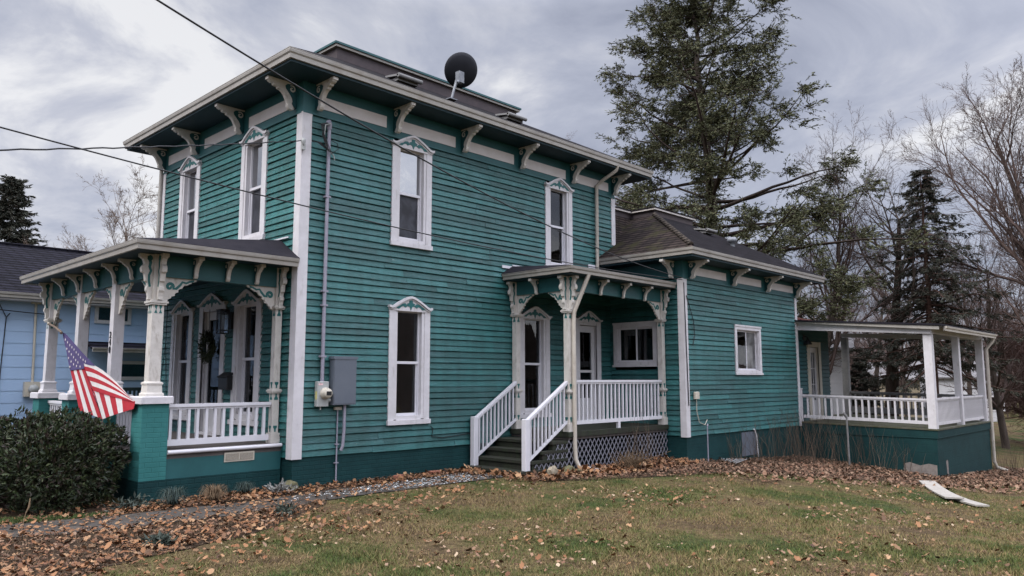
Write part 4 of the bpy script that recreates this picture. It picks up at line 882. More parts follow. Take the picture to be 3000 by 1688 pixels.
xs=axis([(-320,-60,20),(-60,-16,4),(-16,30,.5),(30,70,3),(70,420,25)]); ys=axis([(-260,-60,20),(-60,-16,4),(-16,18,.5),(18,60,3),(60,420,25)])
XX,YY=np.meshgrid(xs,ys); ZZ=gz(XX,YY)+.012*np.sin(XX*1.7+YY*.6)*np.cos(YY*1.3-XX*.4)
V=np.stack([XX,YY,ZZ],-1).reshape(-1,3); nx=len(xs); i=(np.arange(len(ys)-1)[:,None]*nx+np.arange(nx-1)).ravel(); F=np.stack([i,i+1,i+nx+1,i+nx],1)
tag(mesh_obj('ground',np_mesh('ground',V,F,M['lawn'],smooth=True)),kind='structure')
def sheet(name,left,right,mat,dz,n=6,kind='structure',jag=0.):
    """strip between two polylines draped on the ground"""
    V=[];F=[]; m=len(left)
    for k,(a,b) in enumerate(zip(left,right)):
        for j in range(n+1):
            t=j/n; x=a[0]*(1-t)+b[0]*t; y=a[1]*(1-t)+b[1]*t; V.append((x,y,G(x,y)+dz+.012*math.sin(x*1.7+y*.6)*math.cos(y*1.3-x*.4)))
    for k in range(m-1):
        for j in range(n): a=k*(n+1)+j; F.append((a,a+1,a+n+2,a+n+1))
    o=mesh_obj(name,np_mesh(name,np.array(V),np.array(F),mat,smooth=True)); return tag(o,kind=kind)
def dens(pl,k=8):
    o=[]
    for a,b in zip(pl,pl[1:]):
        for i in range(k): t=i/k; o.append((a[0]*(1-t)+b[0]*t+.03*math.sin(9*a[0]+i),a[1]*(1-t)+b[1]*t+.03*math.cos(7*a[1]+i*1.3)))
    return o+[pl[-1]]
M['concrete']=paint('old_concrete_path',(.058,.051,.045),(.04,.035,.03),.9,3,1,.6,(.028,.022,.016),1.2,(.45,.65))
M['soil']=paint('bed_soil',(.03,.02,.013),(.05,.034,.023),1,4,1,.8,spec=.1)
far=dens([(-6.2,.9),(-4.2,-.17),(-3.4,-.50),(-2.5,-.72),(-1.4,-.72),(-.2,-.62),(1.1,-.62),(2.9,-.7),(3.9,-.85)]); near=dens([(-6.8,-.2),(-4.55,-1.02),(-3.8,-1.42),(-3.0,-1.62),(-2.2,-1.70),(-1.0,-1.60),(.3,-1.42),(1.6,-1.40),(3.6,-1.55)])
tag(sheet('path',far,near,M['concrete'],.014),kind='structure')
bedw=dens([(-6.0,1.4),(-4.2,1.6),(-3.3,1.4),(-2.6,.4),(-2.3,.2),(-.2,.25),(.1,0),(2.8,-.02),(3.8,-.02)])
tag(sheet('garden_bed',bedw,far,M['soil'],.007),kind='structure')
lf0=dens([(-6.8,-.2),(-5.4,-.7),(-4.55,-1.0),(-3.8,-1.40),(-3.0,-1.60),(-2.2,-1.68),(-1.0,-1.58),(-.3,-1.55)]); lf1=dens([(-9,-3.0),(-6.3,-3.7),(-4.75,-4.05),(-4.1,-3.55),(-3.3,-3.35),(-2.3,-3.05),(-1.4,-2.45),(-.4,-1.7)])
tag(sheet('garden_bed',lf0,lf1,M['soil'],.0065),kind='structure')
rb0=dens([(3.9,-1.72),(5.2,-1.72),(8.9,-1.75),(9.0,-2.17),(12,-2.17),(15.2,-2.17),(15.25,-4),(15.27,-5.75),(18,-5.78),(20.8,-5.8),(22,-5.5)]); rb1=dens([(3.7,-2.35),(5.0,-2.9),(6.6,-3.3),(8.3,-3.5),(10.0,-4.4),(11.6,-5.3),(12.8,-6.2),(13.6,-6.9),(16.5,-7.4),(20.8,-7.3),(24,-7)])
tag(sheet('garden_bed',rb0,rb1,M['soil'],.007),kind='structure')

# fallen leaves
M['leaves']=leafmat('fallen_leaf',[(.075,.033,.017),(.17,.075,.032),(.25,.125,.058),(.10,.045,.022),(.34,.21,.115),(.20,.085,.034),(.05,.027,.016),(.24,.14,.07)],.7,.25)
M['dryblade']=leafmat('dry_grass_blade',[(.12,.08,.05),(.17,.12,.075),(.08,.055,.036)],.8,.1); M['leaves_pale']=leafmat('pale_fallen_leaf',[(.24,.14,.08),(.33,.23,.15),(.16,.08,.045),(.38,.29,.20),(.21,.11,.06)],.7,.25)
M['leaves_grey']=leafmat('greyed_fallen_leaf',[(.10,.053,.034),(.18,.10,.062),(.06,.034,.023),(.25,.165,.11),(.14,.065,.038)],.8,.2)
def inpoly(P,poly):
    x,y=P[:,0],P[:,1]; r=np.zeros(len(P),bool); n=len(poly); j=n-1
    for i in range(n):
        xi,yi=poly[i]; xj,yj=poly[j]; c=((yi>y)!=(yj>y))&(x<(xj-xi)*(y-yi)/(yj-yi+1e-12)+xi); r^=c; j=i
    return r
def sample(poly,n,rg):
    p=np.array(poly); lo,hi=p.min(0),p.max(0); out=np.zeros((0,2))
    while len(out)<n:
        q=rg.uniform(lo,hi,(n*2,2)); out=np.concatenate([out,q[inpoly(q,poly)]])
    return out[:n]
# blunt lobed outline (radius per angle) curled up at the rim
LOBE=np.array([1.0,.42,.85,.38,.78,.3,.6,.3,.78,.38,.85,.42]); LA=np.arange(12)*2*math.pi/12
def fallen(name,P2,size,mat,rg,curl=.5,lift=.02,tilt=.35,label=None):
    n=len(P2); s=size*rg.uniform(.55,1.25,n); yaw=rg.uniform(0,2*math.pi,n); el=rg.uniform(.55,1,n)
    lob=1+(LOBE[None]-1)*rg.uniform(.3,1,n)[:,None]; X=np.cos(LA)[None]*lob*s[:,None]*.5; Y=np.sin(LA)[None]*lob*s[:,None]*.5*el[:,None]
    Z=(np.hypot(X,Y)/s[:,None])**2*s[:,None]*rg.normal(.2,curl,(n,1))+X*rg.normal(0,tilt,(n,1))+Y*rg.normal(0,tilt,(n,1))+rg.normal(0,.06,(n,12))*s[:,None]
    X=np.concatenate([X,np.zeros((n,1))],1);Y=np.concatenate([Y,np.zeros((n,1))],1);Z=np.concatenate([Z,np.zeros((n,1))],1)
    c,s_=np.cos(yaw)[:,None],np.sin(yaw)[:,None]; x=X*c-Y*s_; y=X*s_+Y*c; z=Z-Z.min(1,keepdims=True)*.8
    base=gz(P2[:,0],P2[:,1])+.018+np.abs(rg.normal(0,lift,n)); V=np.stack([x+P2[:,0:1],y+P2[:,1:2],z+base[:,None]],-1).reshape(-1,3)
    i=np.arange(n)*13; F=np.concatenate([np.stack([i+12,i+k,i+(k+1)%12],1) for k in range(12)])
    return tag(mesh_obj(name,np_mesh(name,V,F,mat)),kind='stuff')
rg=np.random.default_rng(11)
litL=lf0+lf1[::-1]
P=np.concatenate([sample(litL,4700,rg),sample(bedw+far[::-1],1100,rg),sample([(-3.3,-.65),(-2.4,.25),(-.5,.25),(-.2,-.55),(-1.4,-.68)],800,rg),sample([(-.2,-.05),(0,-.55),(3.7,-.6),(3.8,-.05)],700,rg)])
fallen('fallen_leaves',P[::2],.085,M['leaves'],rg,.35,.015,.33); fallen('fallen_leaves',P[1::2],.055,M['leaves_grey'],rg,.35,.015,.33)
P=np.concatenate([sample(rb0+rb1[::-1],8800,rg),sample([(3.7,-1.7),(3.4,-2.3),(6,-2.7),(9.1,-3.0),(9.1,-2.2),(8.8,-1.72)],1500,rg)])
fallen('fallen_leaves',P,.075,M['leaves_grey'],rg,.28,.015,.33)
P=sample(rb1[20:]+[(a[0]+.3,a[1]-1.3) for a in rb1[:19:-1]],1500,rg); fallen('fallen_leaves',P,.11,M['leaves_grey'],rg,.4,.015,.35)
P=sample([(3.3,-.1),(3.3,-2.4),(7.2,-2.8),(8.9,-2.5),(8.8,-1.7),(3.85,-1.72),(3.8,-.1)],900,rg); fallen('fallen_leaves',P,.12,M['leaves'],rg,.45,.03,.4)
lawn=[(-8.5,-5.5),(-6.3,-3.9),(-4.8,-4.2),(-4.1,-3.6),(-3.3,-3.4),(-2.3,-3.1),(-1.4,-2.5),(-.4,-1.7),(.3,-1.52),(3.6,-1.62),(3.75,-2.3),(7,-3.1),(10,-4.2),(13.5,-6.6),(24,-7),(40,-14),(22,-22),(6,-14),(0,-11)]
q=sample(lawn,26000,rg); clump=np.sin(q[:,0]*1.3+q[:,1]*.7)+np.sin(q[:,1]*1.9-q[:,0]*.5)+rg.normal(0,.8,len(q)); d=np.hypot(q[:,0]+6.92,q[:,1]+11.8); q=q[(clump>.35)&(rg.uniform(0,1,len(q))<np.clip(12/d,.25,1))]
k=len(q)//2; k=int(len(q)*.3); k2=int(len(q)*.65); fallen('fallen_leaves',q[:k],.085,M['leaves'],rg,.4,.010,.35); fallen('fallen_leaves',q[k:k2],.055,M['leaves_pale'],rg,.4,.010,.35); fallen('fallen_leaves',q[k2:],.055,M['leaves_grey'],rg,.4,.010,.35)
q=sample([(-5,-3),(.5,-1.8),(2.2,-2.0),(.5,-3.4),(-2.2,-4.3),(-5,-5.0)],620,rg); fallen('fallen_leaves',q,.085,M['leaves'],rg,.5,.02,.35)
# white paint flakes shed on the path below the wall
M['flake']=leafmat('paint_flake',[(.55,.55,.56),(.42,.44,.45),(.65,.64,.64),(.3,.36,.36)],.8,.2)
q=sample([(.2,-.75),(3.7,-.45),(3.7,-1.5),(2.0,-1.45),(.6,-1.3),(-1.0,-1.2),(-1.4,-.9)],1300,rg); w=np.clip((q[:,0]+1.4)/4,.1,1); q=q[rg.uniform(0,1,len(q))<w]
fallen('paint_flakes',q,.038,M['flake'],rg,.25,.004,.12)
fallen('fallen_leaves',sample(far+near[::-1],1000,rg),.075,M['leaves'],rg,.28,.006,.25)
q=np.concatenate([sample([(3.95,-1.5),(4.2,-1.5),(4.2,-.2),(3.95,-.2)],60,rg)]); 
# grass blades
def grassmat():
    m,nt,b=newmat('grass_blade'); L=nt.links; g=nt.nodes.new('ShaderNodeNewGeometry'); co=obj_co(nt)
    n=noise(nt,co,.55,6,.62,.3); n_b=noise(nt,co,3.1,4,.6); nm=nd(nt,'ShaderNodeMix'); nm.inputs[0].default_value=.42; L.new(n,nm.inputs[2]); L.new(n_b,nm.inputs[3]); a=nd(nt,'ShaderNodeMath',operation='MULTIPLY_ADD'); L.new(g.outputs['Random Per Island'],a.inputs[0]); a.inputs[1].default_value=.16; L.new(nm.outputs[0],a.inputs[2])
    r=ramp(nt,[(.45,(.22,.152,.078)),(.54,(.18,.138,.062)),(.60,(.105,.105,.034)),(.70,(.055,.085,.020))]); L.new(a.outputs[0],r.inputs[0]); L.new(r.outputs[0],b.inputs['Base Color']); b.inputs['Roughness'].default_value=.8; b.inputs['Specular IOR Level'].default_value=.2; return m
M['grass']=grassmat()
def blades(P,h,w,mat,rg,lean=.6,name='grass'):
    n=len(P); hh=h*rg.uniform(.4,1.3,n)*(.55+.9*np.clip(.5+.5*np.sin(P[:,0]*3.1+2*np.sin(P[:,1]*1.7))*np.cos(P[:,1]*2.7+P[:,0]),0,1)); yaw=rg.uniform(0,6.283,n); la=rg.uniform(0,6.283,n); ll=hh*rg.uniform(.1,lean*1.6,n)
    z=gz(P[:,0],P[:,1])+.0; x,y=P[:,0],P[:,1]; ux,uy=np.cos(yaw)*w/2,np.sin(yaw)*w/2
    V=np.stack([np.stack([x-ux,y-uy,z],1),np.stack([x+ux,y+uy,z],1),np.stack([x+np.cos(la)*ll,y+np.sin(la)*ll,z+hh],1)],1).reshape(-1,3); i=np.arange(n)*3
    return np_mesh(name,V,np.stack([i,i+1,i+2],1),mat)
q=sample(lawn,900000,rg); d=np.hypot(q[:,0]+6.92,q[:,1]+11.8); q=q[rg.uniform(0,1,len(q))<np.clip((7.0/d)**1.5,.05,1)]
tag(mesh_obj('grass',blades(q,.036,.011,M['grass'],rg,.8)),kind='stuff')
q=np.concatenate([sample(rb0+rb1[::-1],9000,rg),sample(litL,7000,rg)]); tag(mesh_obj('grass',blades(q,.06,.009,M['dryblade'],rg,.8)),kind='stuff')
q=sample(lawn,700,rg); d=np.hypot(q[:,0]+6.92,q[:,1]+11.8); q=q[d<16]; q=np.repeat(q,34,0)+rg.normal(0,.05,(len(q)*34,2)); tag(mesh_obj('grass',blades(q,.06,.009,M['grass'],rg,.9)),kind='stuff')
q=sample([(-4.6,-.2),(-2.9,-.55),(-2.9,-.3),(-4.2,.3)],2500,rg); M['green_grass']=leafmat('green_grass_blade',[(.03,.06,.014),(.05,.08,.02),(.08,.09,.03)],.7,.2); tag(mesh_obj('grass',blades(q,.06,.011,M['green_grass'],rg,.8)),kind='stuff')

# ornamental grass tufts, dry stalks, stones, boards
M['fescue']=leafmat('fescue_blade',[(.03,.05,.046),(.055,.075,.07),(.02,.035,.032),(.05,.06,.042)],.6,.2); M['dryblade']=leafmat('dry_grass_blade',[(.12,.08,.05),(.17,.12,.075),(.08,.055,.036)],.8,.1)
def tuft(name,label,x,y,r,h,mat,n=420,group=None):
    rg2=np.random.default_rng(int(abs(x)*100)+3); an=rg2.uniform(0,6.283,n); rad=rg2.uniform(.4,1,n)*r; hh=h*rg2.uniform(.5,1.1,n); V=[];F=[]
    for k in range(n):
        c,s=math.cos(an[k]),math.sin(an[k]); b0=rg2.uniform(0,.35)*r*.4; w=.004
        pts=[(b0,0),(b0+rad[k]*.35,hh[k]*.75),(b0+rad[k]*.8,hh[k]*.95),(b0+rad[k]*1.1,hh[k]*.55)]
        o=len(V)
        for j,(q,z) in enumerate(pts): ww=w*(1-j*.28); V+= [(c*q-s*ww,s*q+c*ww,z),(c*q+s*ww,s*q-c*ww,z)]
        F+= [(o+2*j,o+2*j+1,o+2*j+3,o+2*j+2) for j in range(3)]
    tag(mesh_obj(name,np_mesh(name,np.array(V),np.array(F),mat),None,(x,y,G(x,y)+.01)),label,'plant','ornamental grass tufts by the porch footing')
tuft('fescue_tuft','blue grey grass tuft nearest the brick pier',-2.15,-.42,.24,.27,M['fescue'])
tuft('fescue_tuft','tan dried grass tuft right of the blue grey one',-1.55,-.46,.24,.26,M['dryblade'])
tuft('fescue_tuft','small blue grey grass tuft halfway along the porch footing',-.85,-.05,.19,.2,M['fescue'])
def rosette(label,x,y,r,mat,n=160):
    rg2=np.random.default_rng(int(abs(x)*50)); P=rg2.normal(0,.4,(n,3))*r; P[:,2]=np.abs(P[:,2])*.5+.02; Nr=P*1.0; Nr[:,2]+=.1*r; V,F=leaf_cloud(P,Nr,.09,.035,rg2,.15); tag(mesh_obj('groundcover_plant',np_mesh('groundcover_plant',V,F,mat),None,(x,y,G(x,y)+.01)),label,'plant')
M['lamb']=leafmat('silver_leaf',[(.05,.06,.052),(.075,.09,.075),(.03,.04,.03)],.8,.1)
M['bleach']=leafmat('bleached_leaf',[(.15,.15,.14),(.22,.22,.21),(.09,.085,.075)],.8,.1)
rosette('silvery low plant between the shrub and the grass tufts',-2.62,-.18,.26,M['lamb']); rosette('pale bleached plant beside the stone at the house corner',-.38,-.28,.22,M['bleach']); rosette('small silvery plant among the leaves near the lawn edge',-1.3,-2.1,.16,M['lamb'],90); rosette('faded silvery plant in the leaf pile at the left',-3.3,-2.9,.11,M['lamb'],220)
def stone(label,x,y,sx,sy,sz,mat,seed,rz=0,tilt=0):
    r2=random.Random(seed); mb=MB(); prof=[]; n=10; v=[];f=[]
    for j in range(5):
        for k in range(n):
            th=math.pi*(j+.3)/5; a=2*math.pi*k/n; q=r2.uniform(.8,1.15); v.append((sx*math.sin(th)*math.cos(a)*q,sy*math.sin(th)*math.sin(a)*q,sz*math.cos(th)*r2.uniform(.85,1.1)))
    for j in range(4):
        for k in range(n): f.append((j*n+k,(j+1)*n+k,(j+1)*n+(k+1)%n,j*n+(k+1)%n))
    f+= [tuple(range(n-1,-1,-1)),tuple(range(4*n,5*n))]; mb.add(v,f); o=mb.build('stone',mat,None,(x,y,G(x,y)+sz*.35),rz); o.rotation_euler.y=tilt; tag(o,label,'stone','stones against the house')
M['stone']=paint('tan_stone',(.30,.25,.18),(.20,.17,.12),.85,7,1,.6)
M['stone_moss']=paint('mossy_stone',(.13,.115,.06),(.08,.08,.04),.9,7,1,.6)
stone('pale tan stone leaning on the lattice beside the bottom step',4.45,-1.95,.20,.07,.15,M['stone'],1,.2,.35); stone('olive mossy stone between the tan stone and the downspout',4.86,-1.98,.19,.08,.13,M['stone_moss'],2,-.2,-.2); stone('low mossy slab stone under the downspout shoe',5.35,-1.98,.26,.12,.07,M['stone_moss'],3)
stone('rounded olive stone at the foot of the house corner',-.12,-.14,.17,.12,.13,M['stone_moss'],4)
M['brick_loose']=paint('loose_brick',(.30,.12,.075),(.22,.09,.06),.85,9,1,.5)
for x,y,r,l in ((2.05,-.25,.3,'loose red brick on the path below the tall window'),(2.95,-.22,-.2,'loose red brick nearest the bottom step')):
    mb=MB(); mb.bevbox(-.11,-.05,0,.11,.05,.06,.006); tag(mb.build('brick',M['brick_loose'],None,(x,y,G(x,y)+.02),r),l,'brick','loose bricks on the path')
def plank(label,a,b,w,bend,th=.03):
    mb=MB(); a=Vector(a);b=Vector(b); t=(b-a).normalized(); s=Vector((-t.y,t.x,0)); n=12; v=[]
    for i in range(n+1):
        u=i/n; p=a.lerp(b,u); z=G(p.x,p.y)+.035+bend*(1-math.sin(math.pi*min(1,u*.9+.1)))*.9
        for q,dz in ((-w/2,0),(w/2,0),(w/2,th),(-w/2,th)): pp=p+s*q; v.append((pp.x,pp.y,z+dz))
    f=[(4*i+c,4*i+4+c,4*i+4+(c+1)%4,4*i+(c+1)%4) for i in range(n) for c in range(4)]+[(3,2,1,0),(4*n,4*n+1,4*n+2,4*n+3)]
    mb.add(v,f); tag(mb.build('plank',M['gutter2']),label,'plank','pale boards on the lawn')
M['gutter2']=paint('bare_pale_board',(.33,.305,.275),(.26,.24,.215),.7,5,1,.2)
plank('warped pale board lying from the leaves onto the lawn',(12.75,-6.15,0),(10.0,-7.42,0),.33,.05); plank('flat pale board half under the warped board on the lawn',(10.5,-7.35,0),(9.5,-8.0,0),.24,.0)
# dry stalks in the bed
M['stalk']=leafmat('dry_stalk',[(.06,.042,.032),(.12,.09,.066),(.035,.026,.022),(.19,.145,.11)],.9,.1)
def stalks(name,label,x,y,n,h,spread,mat,rg2,lean=.22,r=.0042):
    mb=MB()
    for k in range(int(n*1.6)):
        bx,by=rg2.normal(0,spread,2); lx,ly=rg2.normal(0,lean,2); hh=h*rg2.uniform(.45,1.1); m=rg2.normal(0,.04,2)
        pts=[(bx,by,-.03),(bx+lx*hh*.4+m[0],by+ly*hh*.4+m[1],hh*.5),(bx+lx*hh,by+ly*hh,hh)]; mb.tube(pts,[r,r*.8,r*.4],4,cap=False)
        if rg2.uniform()<.6:
            q=Vector(pts[1]); mb.tube([q,q+Vector((rg2.normal(0,.12),rg2.normal(0,.12),hh*.3))],[r*.6,r*.3],3,cap=False)
    tag(mb.build(name,mat,None,(x,y,G(x,y))),label,'plant','dry stalks along the wing' if name=='dry_stalk_plant' else None)
r3=np.random.default_rng(21)
for x,y,n,h,l in ((7.4,-1.95,20,1.15,'thin leafless canes in front of the lattice'),(10.6,-2.6,12,.9,'sparse dark stalks beside the standpipe'),(11.6,-2.7,18,1.1,'brown stalks before the crawlspace hatch'),(12.6,-2.9,26,1.35,'tall pale stalk clump right of the crawlspace hatch'),(13.5,-3.0,30,1.4,'densest tall stalk clump below the small wing window'),(14.4,-3.3,30,1.4,'leaning stalk clump at the wing corner'),(15.0,-4.1,24,1.2,'stalks growing against the back porch block wall'),(14.6,-5.0,14,.9,'short broken stalks nearest the back porch corner'),(20.9,-6.2,26,1.0,'pale upright stalks at the back porch downspout')):
    stalks('dry_stalk_plant',l,x,y,n,h,.28,M['stalk'],r3)
stalks('dry_grass_clump','bent tan grass clump in the leaves before the lattice',6.6,-2.25,60,.38,.12,M['dryblade'],r3,.7,.008)
mb=MB(); mb.tube([(0,0,0),(-.04,0,1.35)],.025,6); mb.tube([(-.04,0,1.3),(-.14,.05,1.42)],.04,6); tag(mb.build('stake',M['greywood'],None,(14.55,-3.75,G(14.55,-3.75))),'slim leaning grey post standing in the dry stalks','post')
mb=MB()
for i in range(9): y=-.3+.07*i; mb.tube([(-.35+.05*i,y,.03+.015*(i%3)),(.5-.03*i,y+.15,.05)],.014,5)
tag(mb.build('stick_pile',M['greywood'],None,(10.2,-2.6,G(10.2,-2.6)+.03)),'small pile of grey sticks beneath the wing wall','sticks')
# ------------------------------------------------------------------ trees
def barkmat(name,c0,c1):
    m,nt,b=newmat(name); co=obj_co(nt,(1,1,.25)); n=noise(nt,co,7,6,.7); r=ramp(nt,[(.35,c0),(.65,c1)]); nt.links.new(n,r.inputs[0]); nt.links.new(r.outputs[0],b.inputs['Base Color']); b.inputs['Roughness'].default_value=.95; b.inputs['Specular IOR Level'].default_value=.1; bump(nt,b,n,.8,.04); return m
M['bark']=barkmat('grey_brown_bark',(.055,.042,.035),(.10,.08,.068)); M['bark_dark']=barkmat('dark_bark',(.030,.022,.018),(.06,.044,.037)); M['bark_red']=barkmat('reddish_bark',(.06,.035,.028),(.10,.06,.05)); M['twig']=barkmat('twig_bark',(.075,.052,.045),(.13,.095,.085)); M['thicket']=barkmat('mauve_thicket_bark',(.10,.068,.06),(.15,.11,.098)); M['twig_tan']=barkmat('tan_twig_bark',(.13,.095,.075),(.20,.155,.125))
def segmesh(name,segs,mat,sides=4):
    S_=np.array(segs,float); p0,p1,r0,r1=S_[:,0:3],S_[:,3:6],S_[:,6],S_[:,7]; t=p1-p0; t/=np.linalg.norm(t,axis=1)[:,None]+1e-9
    ref=np.where(np.abs(t[:,2:3])>.9,np.array([[1.,0,0]]),np.array([[0,0,1.]])); u=np.cross(t,ref); u/=np.linalg.norm(u,axis=1)[:,None]; w=np.cross(t,u); n=len(S_); R0=[];R1=[]
    for k in range(sides):
        a=2*math.pi*k/sides; d=u*math.cos(a)+w*math.sin(a); R0.append(p0+d*r0[:,None]); R1.append(p1+d*r1[:,None])
    V=np.stack(R0+R1,1).reshape(-1,3); i=np.arange(n)*2*sides; F=np.concatenate([np.stack([i+k,i+(k+1)%sides,i+sides+(k+1)%sides,i+sides+k],1) for k in range(sides)])
    return np_mesh(name,V,F,mat,smooth=True)
def perp(d,rg):
    v=rg.normal(0,1,3); v-=d*v.dot(d); return v/np.linalg.norm(v)
def grow(segs,p,d,L,r,lev,mx,rg,P,big):
    n=P['n'][lev]; out=segs if lev>0 else big
    kids=[]
    for i in range(n):
        t=(i+1)/n; d=d+rg.normal(0,P['jit'][lev],3); d[2]+=P['up'][lev]; d/=np.linalg.norm(d); q=p+d*L/n; r0=r*(1-.80*i/n); r1=r*(1-.80*t)
        out.append((*p,*q,r0,max(r1,.004)))
        if lev<mx and t>P['start'][lev]:
            for k in range(rg.poisson(P['kids'][lev])):
                a=R(rg.uniform(*P['ang'][lev])); c=d*math.cos(a)+perp(d,rg)*math.sin(a); kids.append((q.copy(),c/np.linalg.norm(c),L*P['ratio'][lev]*rg.uniform(.6,1.15)*(1.1-.55*t),max(r1*P['rr'],.006)))
        p=q
    for k in kids: grow(segs,k[0],k[1],k[2],k[3],lev+1,mx,rg,P,big)
PB=dict(n=[12,8,6,4,3],jit=[.05,.13,.18,.2,.2],up=[.02,.045,.05,.04,.02],start=[.28,.2,.15,.1],kids=[2.0,1.4,1.3,.9],ang=[(35,65),(30,60),(25,60),(25,60)],ratio=[.55,.55,.5,.5],rr=.55)
def bare_tree(label,x,y,h,r,seed,P=PB,mx=4,mat='bark',twig='twig',z=None,lean=(0,0),stems=1,group=None):
    rg=np.random.default_rng(seed); segs=[];big=[]
    for s in range(stems):
        d=np.array([lean[0]+(rg.normal(0,.22) if stems>1 else 0),lean[1]+(rg.normal(0,.22) if stems>1 else 0),1.]); d/=np.linalg.norm(d)
        grow(segs,np.array([0,0,-.4]),d,h*(1 if s==0 else rg.uniform(.75,1)),r if s==0 else r*.75,0,mx,rg,P,big)
    t=thing('bare_tree',label,'tree',(x,y,G(x,y) if z is None else z),0,'leafless trees round the house')
    mesh_obj('trunk',segmesh('trunk',big,M[mat],9),t); mesh_obj('crown',segmesh('crown',segs,M[twig],3),t); return t
C0=np.array([-6.92,-11.80,1.914])
def at(dx,dy,dist): return C0[0]+dx*dist,C0[1]+dy*dist
PW=dict(PB,kids=[2.2,1.5,1.3,1.0],up=[.02,.06,.07,.05,.03],start=[.2,.15,.1,.1])
PU=dict(PB,ang=[(20,42),(20,45),(20,50),(20,50)],up=[.02,.05,.05,.04,.02],start=[.18,.15,.1,.1],kids=[2.3,1.4,1.2,.9],ratio=[.6,.5,.5,.5])
x,y=at(.9225,.386,40); bare_tree('slender bare tree just right of the tall evergreen',x,y,11.8,.24,3,PU)
x,y=at(.951,.310,43); bare_tree('thick forked bare tree left of the dark spruce',x,y,11.5,.40,8,dict(PB,start=[.25,.15,.1,.1],ang=[(40,70),(30,60),(25,60),(25,60)],ratio=[.62,.55,.5,.5]),4,'bark_dark','bark')
x,y=at(.991,.125,38); bare_tree('large spreading bare tree at the right edge of the frame',x,y,14.5,.30,16,dict(PW,ang=[(18,42),(18,42),(20,45),(20,45)],ratio=[.64,.55,.5,.5],kids=[3.0,1.9,1.6,1.2]),4,'bark','twig',None,(.0,.03),1)
x,y=at(.975,.215,52); bare_tree('thin bare tree standing between the spruce and the right edge tree',x,y,9.5,.16,19,PU)
x,y=at(.915,.40,46); bare_tree('dark bare tree half hidden behind the wing roof',x,y,9.0,.22,25,PB,4,'bark_dark','twig')
x,y=at(.94,.345,55); bare_tree('low bushy bare tree beyond the white farmhouse',x,y,7.5,.17,29,dict(PW,start=[.08,.1,.1,.1]),4,'bark_red','twig')
x,y=at(.342,.940,37); bare_tree('pale bare tree rising behind the blue house roof',x,y,9.0,.15,34,dict(PU,ang=[(30,60),(25,50),(20,50),(20,50)],kids=[2.8,1.7,1.4,1.0]),4,'twig_tan','twig_tan',None,(-.1,0))
x,y=at(.7605,.6525,50); bare_tree('pale twiggy treetop showing above the main roof ridge',x,y,14.0,.20,37,dict(PU,start=[.5,.15,.1,.1]),4,'twig_tan','twig_tan')
x,y=at(.988,.155,50); bare_tree('brown scrubby bare tree low at the right edge',x,y,7.5,.13,41,dict(PW,start=[.05,.05,.1,.1],up=[.02,.02,.03,.02,.02]),4,'bark_red','bark_red',None,(0,0),3)

k_=0
for dx_,dy_,ds,hh_,sd_ in ((.925,.38,58,10,101),(.945,.326,50,9.5,103),(.957,.29,60,11,105),(.972,.235,62,11,107),(.98,.2,45,9,109),(.986,.167,58,11.5,111),(.905,.425,55,10,113)):
    k_+=1; x,y=at(dx_,dy_,ds); bare_tree(['tall grey bare tree far behind the wing eave end','bare grey tree beyond the first back porch opening','far bare tree between the forked tree and the spruce','bare grey tree just right of the spruce','mid height bare tree above the back porch corner post','far tall bare tree above the back porch downspout','bare grey tree rising over the wing roof edge'][k_-1],x,y,hh_,.19,sd_,PU if k_%2 else PB,4,'bark','twig')
